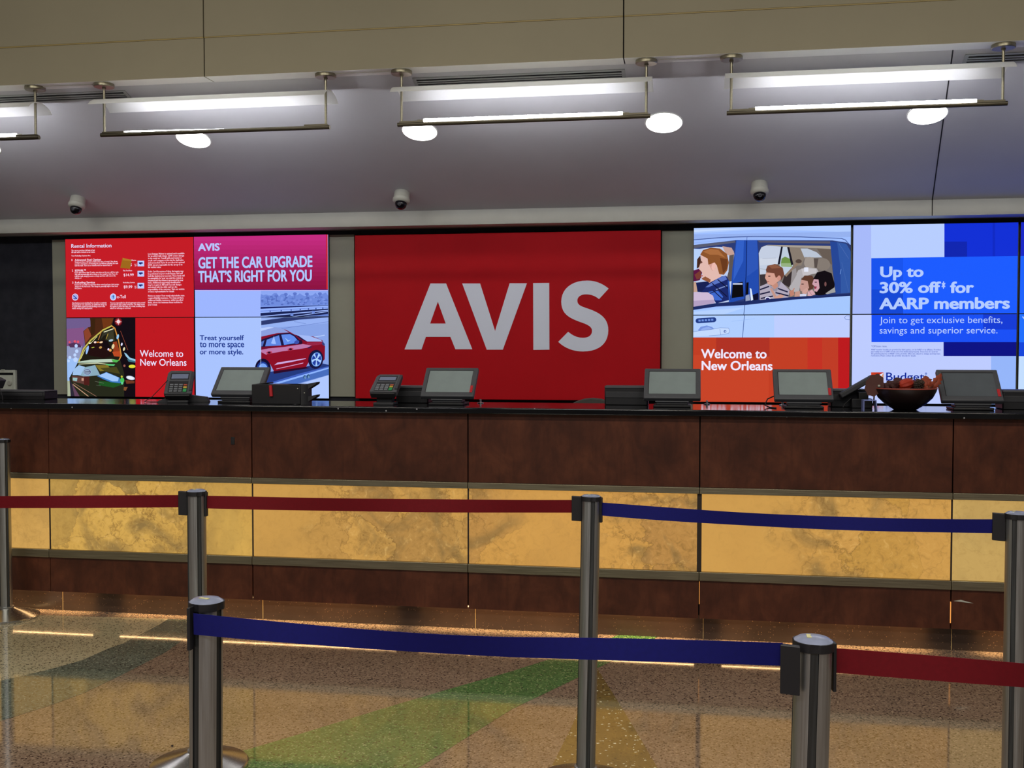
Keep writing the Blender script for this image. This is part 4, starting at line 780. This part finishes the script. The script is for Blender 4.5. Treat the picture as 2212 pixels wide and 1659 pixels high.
def terminal(label, loc, tilt, yaw, stand):
    t = thing('card_terminal', label, 'card reader', loc, 'card payment terminals', yaw)
    w2, h = .074, .185
    T = Matrix.Translation((0, -.04, stand)) @ rotX(R(-tilt))
    b = MB()
    b.prism([(-w2 - .004, 0, 0), (w2 + .004, 0, 0), (w2, 0, h - .02), (w2 - .012, 0, h), (-w2 + .012, 0, h), (-w2, 0, h - .02)], (0, .034, 0)); b.xf(T); bd = b.build('body', M['bezel'], t, bevel=.005)
    b = MB(); b.box((w2 - .012, -.006, .02), (w2 + .004, .02, h - .012)); b.xf(T); b.build('card_slot', M['black2'], t, bevel=.002)
    b = MB(); b.box((-.054, -.001, .112), (.052, .004, .166)); b.xf(T); dsp = b.build('display_frame', M['black'], t, smooth=0)
    b = MB(); b.box((-.048, -.002, .118), (.046, .003, .154)); b.xf(T); b.build('lcd', M['lcd'], dsp, smooth=0)
    b = MB(); b.box((-.056, -.001, .006), (.052, .004, .098)); b.xf(T); kp = b.build('keypad', M['black'], t, smooth=0)
    b = MB()
    for r_ in range(4):
        for c_ in range(3): b.box((-.050 + c_ * .026, -.004, .011 + r_ * .017), (-.030 + c_ * .026, .002, .021 + r_ * .017))
    b.xf(T); b.build('number_keys', M['key'], kp, bevel=.001)
    for z0, z1, mt in ((.010, .034, 'key_green'), (.040, .053, 'key_yellow'), (.060, .070, 'key_red')):
        b = MB(); b.box((.028, -.004, z0), (.048, .002, z1)); b.xf(T); b.build('function_key', M[mt], kp, bevel=.001)
    b = MB(); b.box((-w2 + .004, .004, -.016), (w2 - .004, .036, .004)); b.xf(T); b.build('chin', M['black'], t, bevel=.004)
    b = MB(); b.box((-.045, -.01, .01), (.045, .05, max(.03, stand - .005))); b.build('stand', M['black'], t, bevel=.003)
    b = MB(); b.box((-.058, -.035, 0), (.058, .075, .014)); b.build('foot', M['black2'], t, bevel=.003)
    return t
p = onZ(394, 868, ZT)
t1 = terminal('card terminal with lit display in front of the welcome to New Orleans red screen', (-2.945, 5.80, ZT), 46, R(17), .056)
pa = [(-.065, .02, .13), (-.11, .02, .08), (-.16, .03, .03), (-.20, .03, .005), (-.17, .05, .003), (-.10, .06, .003)]
b = MB(); b.tube(pa, .0022, 8); b.build('cable', M['cable'], t1)
b = MB(); b.prism([(-.125, 0, 0), (-.03, 0, 0), (-.03, 0, .04), (-.115, 0, .012)], (0, .05, 0)); b.prism([(.045, .03, 0), (.17, .03, 0), (.155, .03, .03), (.045, .03, .045)], (0, .05, 0)); b.build('cradle', M['black2'], t1, bevel=.003)
t2 = terminal('card terminal on a block stand in front of the red sign', (-1.695, 5.78, ZT), 61, R(2), .078)
# the third reader, seen edge on beside the bowl
p = onY(1862, 850, 5.93)
t3 = thing('card_terminal', 'card terminal tipped up and seen edge on beside the leaf bowl', 'card reader', (p.x, 5.93, ZT), 'card payment terminals')
b = MB(); b.box((-.115, -.035, -.014), (.085, .04, .014)); b.xf(Matrix.Translation((-.015, 0, .122)) @ Matrix.Rotation(R(-31), 4, 'Y')); b.build('body', M['black2'], t3, bevel=.006)
b = MB(); b.box((-.02, -.025, 0), (.03, .025, .085)); b.box((-.055, -.03, 0), (.05, .04, .05)); b.build('stand', M['black'], t3, bevel=.003)
b = MB(); b.tube([(-.07, 0, .07), (-.10, 0, .055), (-.06, -.01, .05), (-.09, -.02, .02), (-.10, -.02, .003)], .003, 8); b.build('cable', M['cable'], t3)
# black box with fins
p0, p1 = onZ(595, 866, ZT), onZ(701, 866, ZT)
bx = thing('ticket_printer', 'black box printer with a red clip and fins on its right side', 'printer', ((p0.x + p1.x) / 2, 5.80, ZT)); wx = (p1.x - p0.x) / 2
b = MB(); b.box((-wx, -.07, .0), (wx, .07, .112)); b.prism([(-wx, -.05, .112), (-wx + .08, -.05, .122), (-wx + .08, .06, .122), (-wx, .06, .112)], (0, 0, -.006)); b.build('case', M['black'], bx, bevel=.003)
b = MB(); b.lathe([(.07, 0), (.07, .112)], 24, c=(wx - .032, 0, 0)); b.build('rounded_end', M['black2'], bx)
for z in (.112, .040):
    b = MB(); b.prism([(wx + .01, -.03, z), (wx + .082, -.03, z + .014), (wx + .078, -.03, z + .002), (wx + .025, -.03, z - .030)], (0, .06, 0)); b.build('fin', M['black2'], bx, bevel=.001)
b = MB(); b.tube([(-.03, -.074, .107), (-.026, -.074, .045)], .010, 12); b.build('red_clip', M['red_tab'], bx)
b = MB()
for x, z in ((wx - .015, .09), (wx + .025, .066)): b.lathe([(.004, 0), (.003, .002)], 10, c=(0, 0, 0)) if 0 else b.box((x - .003, -.074, z - .003), (x + .003, -.069, z + .003))
b.build('screw', M['white_plastic'], bx, bevel=.001)
# low black printers
def printer(label, px0, px1, ytop, Y=5.98, d=.14):
    a, c = onY(px0, ytop, Y), onY(px1, ytop, Y); w = (c.x - a.x) / 2; h = a.z - ZT
    t = thing('receipt_printer', label, 'printer', ((a.x + c.x) / 2, Y + d / 2, ZT), 'low black receipt printers')
    b = MB(); b.prism([(-w, -d / 2, 0), (w, -d / 2, 0), (w, -d / 2, h), (-w, -d / 2, h)], (0, d, 0)); b.build('case', M['black'], t, bevel=.006)
    b = MB(); b.box((-w + .004, -d / 2 - .003, h * .38), (w - .012, -d / 2 + .004, h * .72)); b.build('paper_door', M['black2'], t, bevel=.003)
    b = MB(); b.box((-w, -d / 2 - .004, h - .012), (w, d / 2 - .01, h + .001)); b.build('lid', M['bezel'], t, bevel=.003)
    return t
printer('low black printer at the left edge under the wall plate', -40, 96, 843)
printer('low black printer between the card terminal and the monitor at the red sign', 855, 925, 834)
printer('low black printer left of the monitor overlapping New Orleans on orange', 1306, 1400, 834)
printer('low black printer behind the tipped up card terminal', 1795, 1872, 841)
printer('low black printer at the right edge of the counter', 2166, 2260, 843, 5.9)
# pen mounts
pm = thing('pen_mount', '', 'pen mount', (0, 0, ZT), 'small chrome pen mounts')
b = MB(); b.lathe([(.018, 0), (.018, .004), (.006, .006), (.005, .016), (.007, .019), (.004, .024)], 20); b.build('mount', M['chrome'], pm); pm['label'] = 'small mount right of the monitor at the red sign'
P_ = lambda x, y: (lambda q: (q.x, q.y, ZT))(onZ(x, y, ZT)); pm.location = P_(1038, 871)
for x, y, lb in ((1527, 874, 'small mount right of the monitor that overlaps New Orleans on orange'), (1812, 876, 'small mount left of the tipped up card terminal'), (2181, 880, 'small mount in front of the right edge printer'), (1690, 876, 'small mount at the left foot of the orange welcome monitor')):
    copy_tree(pm, P_(x, y), lb)
cb = MB(); q = [onZ(1672, 876, ZT), onZ(1650, 872, ZT)]
cb.tube([Vector((q[0].x - .006, 5.95, ZT + .05)), Vector((q[0].x - .012, 5.92, ZT + .060)), Vector((q[1].x - .005, 5.9, ZT + .045)), Vector((q[1].x - .02, 5.9, ZT + .012)), Vector((q[1].x, 5.85, ZT + .003)), Vector((q[0].x - .012, 5.78, ZT + .003))], .0035, 8)
tag(cb.build('cable', M['cable'], origin=(q[1].x, 5.88, ZT)), 'black cable looping left of the orange welcome monitor', 'cable')
# chair behind the counter
p = onY(1278, 860, 6.9)
ch = thing('office_chair', 'grey rounded chair back showing above the counter by the red sign', 'chair', (p.x, 6.95, 0))
b = MB(); pr = []
for k in range(13): a = math.pi * k / 12; pr.append((.22 * math.cos(a) * (1 if abs(math.cos(a)) < .9 else .98), 0, .98 + .235 * math.sin(a) ** .7))
b.prism([(.2, 0, .7), *pr, (-.2, 0, .7)], (0, .07, 0)); b.build('backrest', M['chair'], ch, bevel=.02)
b = MB(); b.box((-.24, -.45, .46), (.24, .02, .54)); b.build('seat', M['chair'], ch, bevel=.03)
b = MB(); b.tube([(0, .05, .9), (0, .06, .5), (0, -.1, .44)], .02, 10); b.build('back_post', M['black'], ch)
b = MB(); b.tube([(0, -.2, .46), (0, -.2, .1)], .03, 12); b.build('column', M['black'], ch)
for k in range(5):
    a = 2 * math.pi * k / 5; e = (.27 * math.cos(a), -.2 + .27 * math.sin(a)); b = MB(); b.tube([(0, -.2, .11), (e[0], e[1], .07)], .016, 8); b.lathe([(.025, 0), (.03, .025), (.025, .05)], 12, c=(e[0], e[1], 0)); b.build('leg', M['black'], ch)
# leaf bowl
pb = onY(1955, 870, 5.80); bc = Vector((pb.x, 5.80, ZT)); br = .156
bw = thing('bowl', 'wide dark bowl with a copper rim holding autumn decorations', 'bowl', bc)
b = MB(); b.lathe([(.055, 0), (.062, .004), (.10, .028), (.135, .062), (.153, .098), (br, .112), (.151, .112), (.13, .068), (.095, .036), (.05, .014)], 48); b.build('body', M['bowl'], bw)
b = MB(); b.lathe([(.1515, .1105), (.154, .115), (br + .002, .113), (br + .002, .109)], 48, close=False); b.build('rim', M['bowl_rim'], bw)
def gourd(name, label, off, r, sq, mt, ribs, rot, n=28):
    b = MB(); vs, fs = [], []; m_ = 14
    for i in range(m_ + 1):
        ph = math.pi * i / m_
        for k in range(n):
            th = 2 * math.pi * k / n; rr_ = r * math.sin(ph) * (1 + .06 * math.cos(ribs * th)); zz = r * sq * math.cos(ph) * (1 - .18 * math.exp(-(math.sin(ph) * 3) ** 2))
            vs.append((rr_ * math.cos(th), rr_ * math.sin(th), zz))
    for i in range(m_):
        for k in range(n): fs.append((i * n + k, i * n + (k + 1) % n, (i + 1) * n + (k + 1) % n, (i + 1) * n + k))
    b.add(vs, fs); t = thing(name, label, 'pumpkin', bc + Vector(off), None); t.rotation_euler = rot
    b.build('skin', M[mt], t); b = MB(); b.tube([(0, 0, r * sq * .75), (0.004, 0, r * sq * 1.05), (.010, 0, r * sq * 1.25)], r * .12, 8); b.build('stalk', M['stem'], t)
    return t
gourd('gourd', 'orange gourd lying on top of the leaf bowl', (-.002, -.03, .134), .029, 1.45, 'gourd', 9, (R(10), R(72), R(20)))
gourd('pumpkin', 'small red pumpkin behind the orange gourd in the bowl', (.030, .045, .128), .040, .8, 'pumpkin', 8, (R(-12), R(8), 0))
gourd('pumpkin', 'small dark red pumpkin at the left inside the bowl', (-.068, .015, .112), .038, .78, 'pumpkin', 8, (R(8), R(-14), 0))
def pinecone(label, off, r, h, rot):
    t = thing('pine_cone', label, 'pine cone', bc + Vector(off)); t.rotation_euler = rot
    b = MB(); b.lathe([(.004, 0), (r * .7, h * .15), (r * .8, h * .4), (r * .5, h * .8), (.003, h)], 16); b.build('core', M['cone'], t)
    b = MB()
    for i in range(8):
        zc = h * (.08 + .11 * i); rc = r * math.sin(math.pi * (.22 + .68 * i / 8))
        for k in range(9):
            a = 2 * math.pi * (k + .5 * (i % 2)) / 9; c_, s_ = math.cos(a), math.sin(a); u = Vector((c_, s_, 0)); v = Vector((-s_, c_, 0)); o_ = Vector((0, 0, zc))
            b.add([o_ + u * rc * .55 - v * r * .16, o_ + u * rc * .55 + v * r * .16, o_ + u * rc * 1.12 + v * r * .20 + Vector((0, 0, h * .05)), o_ + u * rc * 1.22 + Vector((0, 0, h * .08)), o_ + u * rc * 1.12 - v * r * .20 + Vector((0, 0, h * .05))], [(0, 1, 2, 3, 4)])
    sc = b.build('scales', M['cone'], t); md = sc.modifiers.new('thick', 'SOLIDIFY'); md.thickness = .0015
    return t
pinecone('pine cone right of the orange gourd in the bowl', (.046, -.050, .108), .025, .06, (R(35), R(25), 0))
pinecone('pine cone lying near the front of the bowl', (.085, -.05, .105), .02, .045, (R(70), R(40), R(20)))
def leaf(name, label, base, tip, width, mt, bend=.02, lobes=5, face=(0, -1, 0), cat='leaf', group='autumn leaves in the bowl'):
    base, tip = bc + Vector(base), bc + Vector(tip); ax = tip - base; L = ax.length; ax.normalize()
    sd = ax.cross(Vector(face)).normalized(); nn = sd.cross(ax).normalized()
    out = []
    for k in range(lobes * 2 + 1):
        u = k / (lobes * 2); wv_ = math.sin(math.pi * min(1, .12 + u * .88)) ** .8 * (1.0 if k % 2 else .62); out.append((u, wv_))
    out[-1] = (1, 0); b = MB(); P2 = []
    for u, wv_ in out: P2.append((u, wv_))
    vs = []; N_ = len(P2)
    for sgn in (1, -1):
        for u, wv_ in P2: vs.append(ax * (u * L) + sd * (sgn * wv_ * width / 2) + nn * (bend * (math.sin(math.pi * u) + .6 * wv_ * wv_)))
    mid = [ax * (u * L) + nn * (bend * math.sin(math.pi * u)) for u, _ in P2]
    vs += mid; fs = []
    for k in range(N_ - 1):
        fs.append((2 * N_ + k, 2 * N_ + k + 1, k + 1, k)); fs.append((N_ + k, N_ + k + 1, 2 * N_ + k + 1, 2 * N_ + k))
    b.add(vs, fs); t = thing(name, label, cat, base, group)
    bl = b.build('blade', M[mt], t); md = bl.modifiers.new('thick', 'SOLIDIFY'); md.thickness = .0012
    b = MB(); b.tube([-ax * .02, Vector((0, 0, 0)), ax * L * .5 + nn * bend * 1.05, ax * L * .95], .0016, 6); b.build('midrib', M['stem'], t)
    return t
leaf('leaf', 'pointed rust leaf standing upright at the right of the bowl', (.095, -.02, .10), (.100, 0, .178), .075, 'leaf_rust')
leaf('leaf', 'long rust leaf reaching from the bowl towards the dim monitor', (.11, -.03, .10), (.178, .0, .190), .05, 'leaf_rust')
leaf('leaf', 'dark spiky leaf at the left of the bowl, tip pointing left', (-.03, -.02, .112), (-.100, -.03, .150), .05, 'leaf_dark')
leaf('leaf', 'dark leaf low over the left rim of the bowl', (-.05, -.02, .11), (-.125, -.02, .135), .05, 'leaf_dark')
leaf('leaf', 'dark leaf sticking up behind the orange gourd', (-.02, .06, .11), (-.03, .09, .165), .06, 'leaf_dark')
leaf('leaf', 'dark leaf at the right behind the pine cone', (.06, .05, .11), (.085, .08, .158), .055, 'leaf_dark')
leaf('leaf', 'rust leaf drooping over the front right of the bowl', (.06, -.07, .125), (.128, -.06, .128), .05, 'leaf_rust')
# large brown leaf ornament left of the bowl
b = MB(); pts = []; cx_ = onZ(1890, 880, ZT)
cc = Vector((onY(1889, 832, 5.76).x, 5.76, onY(1889, 832, 5.76).z))
for k in range(40):
    a = 2 * math.pi * k / 40; rr_ = 1 + .05 * math.cos(9 * a); pts.append(Vector((.046 * rr_ * math.cos(a) + .010 * math.sin(a), 0, .058 * rr_ * math.sin(a))))
lo = thing('leaf_ornament', 'large flat brown leaf ornament leaning at the left of the bowl', 'ornament', cc)
b.prism(pts, (0, .006, 0)); b.build('blade', M['leaf_brown'], lo, bevel=.001)
b = MB(); b.tube([(.0, .004, -.055), (-.004, .004, -.105)], .004, 8); b.build('stalk', M['stem'], lo)
b = MB(); b.lathe([(.006, 0), (.007, .004), (.003, .009)], 14); b.xf(Matrix.Translation((.022, -.001, -.004)) @ rotX(R(90))); b.build('pin', M['white_plastic'], lo)
# clear bracket
p = onY(1886, 880, 5.68)
ac = MB(); ac.prism([(p.x - .045, p.y, ZT + .050), (p.x + .012, p.y, ZT + .050), (p.x + .018, p.y, ZT), (p.x + .022, p.y, ZT), (p.x + .017, p.y, ZT + .054), (p.x - .045, p.y, ZT + .054)], (0, .07, 0))
ac.box((p.x - .047, p.y, ZT), (p.x - .043, p.y + .07, ZT + .054))
tag(ac.build('acrylic_stand', M['clear'], origin=(p.x, p.y, ZT), smooth=0), 'small bluish acrylic stand under the brown leaf ornament', 'stand')
# far left: wall plate, terminal edge with cable, blue folder
p = onY(-16, 843, 8.53); q = onY(34, 800, 8.53)
wp = thing('wall_plate', 'white wall plate with a round knob low at the left edge', 'wall plate', ((p.x + q.x) / 2, 8.54, p.z)); wx = (q.x - p.x) / 2; wz = q.z - p.z
b = MB(); fr = .022
for a_, c_ in (((-wx, 0), (-wx + fr, wz)), ((wx - fr, 0), (wx, wz)), ((-wx + fr, wz - fr), (wx - fr, wz))): b.box((a_[0], -.018, a_[1]), (c_[0], .01, c_[1]))
b.build('frame', M['plate'], wp, bevel=.003)
b = MB(); b.box((-wx + fr, .0, 0), (wx - fr, .01, wz - fr - .02)); b.build('cover', M['plate'], wp, smooth=0)
b = MB(); b.lathe([(.022, 0), (.024, .006), (.018, .014)], 20); b.xf(Matrix.Translation((wx * .42, .0, wz * .36)) @ rotX(R(90))); b.build('knob', M['white_plastic'], wp)
b = MB(); b.box((-.02, -.024, wz - .004), (.01, -.008, wz + .008)); b.build('latch', M['plate'], wp, bevel=.002)
p = onY(-20, 815, 5.8)
t4 = thing('card_terminal', 'dark card terminal edge at the left frame edge with a hanging cable', 'card reader', (p.x, 5.8, ZT), 'card payment terminals')
b = MB(); b.box((-.075, -.03, -.03), (.065, .05, .03)); b.xf(Matrix.Translation((0, 0, .125)) @ Matrix.Rotation(R(25), 4, 'Y')); b.build('body', M['black2'], t4, bevel=.006)
b = MB(); b.box((-.04, -.02, 0), (.02, .04, .11)); b.build('stand', M['black'], t4, bevel=.003)
b = MB(); b.tube([(.055, -.02, .098), (.075, -.02, .07), (.088, -.02, .03), (.092, -.02, .003)], .0022, 8); b.build('cable', M['cable'], t4)
p = onZ(-4, 866, ZT); b = MB(); b.box((p.x - .05, 5.63, ZT), (p.x + .020, 5.68, ZT + .034)); tag(b.build('folder', basic('blue_card', (60, 70, 150), .6), origin=(p.x, p.y, ZT), bevel=.002), 'small blue box on the counter at the left frame edge', 'box')

# ------------------------------------------------------------------ queue barriers
PHT = 1.030; PR = .0335
def pole_loop(r, n_ch=4, rot=0.0):
    out = []
    for k in range(n_ch):
        a0 = 2 * math.pi * k / n_ch; h = R(13)
        for da, rr_ in ((-h, r), (-h + .001, r - .004), (-h * .5, r - .0055), (h * .5, r - .0055), (h - .001, r - .004), (h, r)): out.append((rr_ * math.cos(a0 + da), rr_ * math.sin(a0 + da)))
        for j in range(1, 8):
            a = a0 + h + (2 * math.pi / n_ch - 2 * h) * j / 8; out.append((r * math.cos(a), r * math.sin(a)))
    return out
def post(label):
    t = thing('barrier_post', label, 'barrier post', (0, 0, 0), 'steel queue barrier posts')
    lp_ = pole_loop(PR); b = MB(); n = len(lp_); vs = [(x, y, .02) for x, y in lp_] + [(x, y, PHT - .022) for x, y in lp_]
    b.add(vs, [(i, (i + 1) % n, (i + 1) % n + n, i + n) for i in range(n)]); b.add(vs[n:], [tuple(q) for q in tessellate_polygon([[Vector(v) for v in vs[n:]]])])
    for i in range(n): b.mi[i] = 1 if i % 13 in (0, 1, 2, 3, 4) else 0
    b.build('pole', [M['steel'], M['steel_shade']], t, smooth=25)
    b = MB(); b.lathe([(.176, 0), (.178, .003), (.178, .011), (.174, .015), (.12, .032), (.06, .05), (.042, .058), (.0335, .06)], 56); b.build('base', M['chrome'], t, smooth=20)
    b = MB(); b.lathe([(.038, .058), (.041, .060), (.041, .066), (.036, .068)], 36); b.build('collar', M['steel'], t)
    b = MB(); lp2 = []
    for k in range(48):
        a = 2 * math.pi * k / 48; c4 = abs(math.cos(2 * a)); lp2.append(((PR + .0035 - (.004 if c4 > .96 else 0)) * math.cos(a), (PR + .0035 - (.004 if c4 > .96 else 0)) * math.sin(a), PHT - .024))
    b.prism(lp2, (0, 0, .016)); b.build('cap', M['black'], t, bevel=.0015)
    b = MB(); b.lathe([(PR + .001, PHT - .008), (PR - .006, PHT - .003), (.004, PHT + .0)], 40); tp = b.build('cap_label', M['cap_top'], t)
    b = MB(); b.box((-.010, -.012, PHT - .0015), (.012, -.004, PHT - .0002)); b.build('cap_mark', M['cap_mark'], tp, smooth=0)
    return t
def place(px, py):
    q = onZ(px, py, PHT - .012); return Vector((q.x, q.y, 0))
q1 = onZ(14, 1334, 0); POS = {'p1': Vector((q1.x, q1.y, 0)), 'p2': place(424.5, 1063), 'p3': place(1277, 1074), 'p4': place(2197, 1112), 'p5': place(446, 1302), 'p6': place(1757, 1387)}
fw = Vector((-math.sin(YAW), math.cos(YAW), 0)); rt = Vector((math.cos(YAW), math.sin(YAW), 0))
POS['pl'] = POS['p2'] - rt * 1.95 + fw * .02; POS['pr'] = POS['p6'] + rt * 1.45 - fw * .05
pp = post('steel barrier post in front of the counter joining the red and blue belts'); pp.location = POS['p3']
for k, lb in (('p1', 'steel barrier post standing nearest the counter at the left edge'), ('p2', 'steel barrier post between two red belts, its domed base showing'),
              ('p4', 'steel barrier post cut off by the right edge, far blue belt ending on it'), ('p5', 'steel barrier post where the near blue belt starts'),
              ('p6', 'nearest steel barrier post between the near blue and near red belts'), ('pl', 'steel barrier post beyond the left edge holding the left red belt'),
              ('pr', 'steel barrier post beyond the right edge holding the near red belt')):
    copy_tree(pp, POS[k], lb)
def face_cam(p, off=0.0):     # angle that turns the pole channel towards the viewer
    return math.atan2(-p.y, -p.x) + off
LEAN = {'p3': (1.1, 2.0), 'p5': (.7, 0), 'p6': (1.2, 0)}
for o in [o for o in COL.objects if o.name.startswith('barrier_post')]:
    d = {k: (o.location - v).length for k, v in POS.items()}; k = min(d, key=d.get)
    sl, fl_ = LEAN.get(k, (0, 0)); ax = (Vector((0, 0, 1)) + rt * math.tan(R(sl)) + fw * math.tan(R(fl_))).normalized()
    top = POS[k] + Vector((0, 0, PHT)); base = top - ax * (PHT / ax.z); o.location = (base.x, base.y, 0)
    rq = Vector((0, 0, 1)).rotation_difference(ax) @ Matrix.Rotation(face_cam(POS[k], {'p1': .35, 'p2': .25, 'p3': .2, 'p4': -.2, 'p5': math.pi / 4 + .1, 'p6': .1}.get(k, 0)), 3, 'Z').to_quaternion(); o.rotation_euler = rq.to_euler()
def belt(label, a, b_, tops, bots, col, start_gap, end_gap, group='retractable queue belts', clip_end=True, shift=0.0):
    """tops / bots: pixel points along the belt's two edges; a, b_: the posts it spans."""
    A, B = POS[a] + fw * shift, POS[b_] + fw * shift; d = (B - A); L = d.length; u = d / L
    nrm = Vector((-u.y, u.x, 0))
    def hit(px, py):      # where the sight line meets the upright plane through both posts
        r_ = ray(px, py); k = (A - EYE).dot(nrm) / r_.dot(nrm); return EYE + r_ * k
    T = [hit(*p) for p in tops]; Bt = [hit(*p) for p in bots]
    def interp(Q, s_):
        S = [(q - A).dot(u) for q in Q]
        if s_ <= S[0]: i = 0
        elif s_ >= S[-1]: i = len(S) - 2
        else: i = max(k for k in range(len(S) - 1) if S[k] <= s_)
        i0 = max(0, min(i, len(S) - 3)); xs, ys = S[i0:i0 + 3], [q.z for q in Q[i0:i0 + 3]]
        if s_ < S[0] or s_ > S[-1] or len(S) < 3:
            t_ = (s_ - S[i]) / (S[i + 1] - S[i]); return Q[i].z + (Q[i + 1].z - Q[i].z) * max(-.4, min(1.4, t_))
        r_ = 0
        for m_ in range(3):
            w_ = ys[m_]
            for n_ in range(3):
                if n_ != m_: w_ *= (s_ - xs[n_]) / (xs[m_] - xs[n_])
            r_ += w_
        return r_
    root = thing('barrier_belt', label, 'belt', A + u * start_gap + Vector((0, 0, interp(Bt, start_gap))), group)
    O_ = root.location; N_ = 28; vs = []; fs = []; s0, s1 = start_gap, L - end_gap
    for k in range(N_ + 1):
        s_ = s0 + (s1 - s0) * k / N_; q = A + u * s_; zt, zb = interp(T, s_), interp(Bt, s_); wv_ = nrm * (.003 * math.sin(9 * s_))
        for off in (-.0007, .0007): vs += [Vector((q.x, q.y, zt)) + nrm * off + wv_, Vector((q.x, q.y, zb)) + nrm * off - wv_]
    for k in range(N_):
        i, j = 4 * k, 4 * k + 4; fs += [(i, j, j + 1, i + 1), (i + 2, i + 3, j + 3, j + 2), (i, i + 2, j + 2, j), (i + 1, j + 1, j + 3, i + 3)]
    fs += [(0, 1, 3, 2), (4 * N_, 4 * N_ + 2, 4 * N_ + 3, 4 * N_ + 1)]
    b = MB(); b.add(vs, fs); b.build('webbing', M[col], root, O_)
    if clip_end:
        s_ = s1; q = A + u * s_; zc = (interp(T, s_) + interp(Bt, s_)) / 2; c0 = q - u * .004; c1 = B - u * (PR + .0005)
        b = MB(); hz = .043
        b.prism([c0 - nrm * .006 + Vector((0, 0, PHT - .010 - hz * 2)), c1 - nrm * .006 + Vector((0, 0, PHT - .012 - hz * 2)), c1 - nrm * .006 + Vector((0, 0, PHT - .010)), c0 - nrm * .006 + Vector((0, 0, PHT - .008))], nrm * .012)
        b.build('clip', M['black'], root, O_, bevel=.0015)
    m0 = A + u * (start_gap - .010 if shift else PR + .0005); b = MB(); b.prism([m0 - nrm * .010 + Vector((0, 0, PHT - .10)), m0 + u * .006 - nrm * .008 + Vector((0, 0, PHT - .10)), m0 + u * .006 - nrm * .008 + Vector((0, 0, PHT - .012)), m0 - nrm * .010 + Vector((0, 0, PHT - .012))], nrm * .018)
    b.build('mouth', M['black'], root, O_, bevel=.001)
    return root
belt('red belt reaching from the left edge to the post with the domed base', 'pl', 'p2', [(-300, 1072), (0, 1071.5), (392, 1069)], [(-300, 1099), (0, 1098), (392, 1096)], 'belt_red', .036, .062)
belt('red belt crossing in front of the onyx between the two middle posts', 'p2', 'p3', [(446, 1071), (1000, 1079), (1243, 1080)], [(446, 1098), (1000, 1107), (1243, 1107.5)], 'belt_red', .036, .065)
belt('far blue belt in front of the onyx running to the right edge post', 'p3', 'p4', [(1299, 1085.5), (1512, 1101), (1750, 1114), (2165, 1121.5)], [(1299, 1113.5), (1512, 1129.5), (1750, 1142), (2165, 1152)], 'belt_blue', .036, .068)
belt('near blue belt across the lower middle of the picture', 'p5', 'p6', [(424, 1325.5), (691, 1352), (1106, 1376), (1400, 1381), (1690, 1388)], [(424, 1371), (691, 1393), (1106, 1420), (1400, 1428), (1690, 1439)], 'belt_blue', -.016, .064, shift=-.042)
belt('near red belt running from the nearest post to the right edge', 'p6', 'pr', [(1797, 1400), (2000, 1416), (2212, 1433)], [(1797, 1452), (2000, 1468), (2212, 1485)], 'belt_red', .036, .062)

# ------------------------------------------------------------------ scraps on the floor
def scrap(name, label, px, py, r_, mt, cat):
    q = onZ(px, py, 0); b = MB(); pts = [Vector((q.x + r_ * (1 + .4 * math.sin(3 * k)) * math.cos(k * .9), q.y + r_ * (1 + .3 * math.cos(2 * k)) * math.sin(k * .9), .001)) for k in range(7)]
    b.prism(pts, (0, 0, r_ * .5)); tag(b.build(name, M[mt], origin=(q.x, q.y, 0)), label, cat)
scrap('scrap', 'tiny dark crumb on the floor beside the domed base', 372, 1612, .005, 'dirt', 'scrap')
scrap('paper_scrap', 'small pale scrap on the floor by the plinth, right of the middle post', 1384, 1369, .010, 'paper', 'scrap')
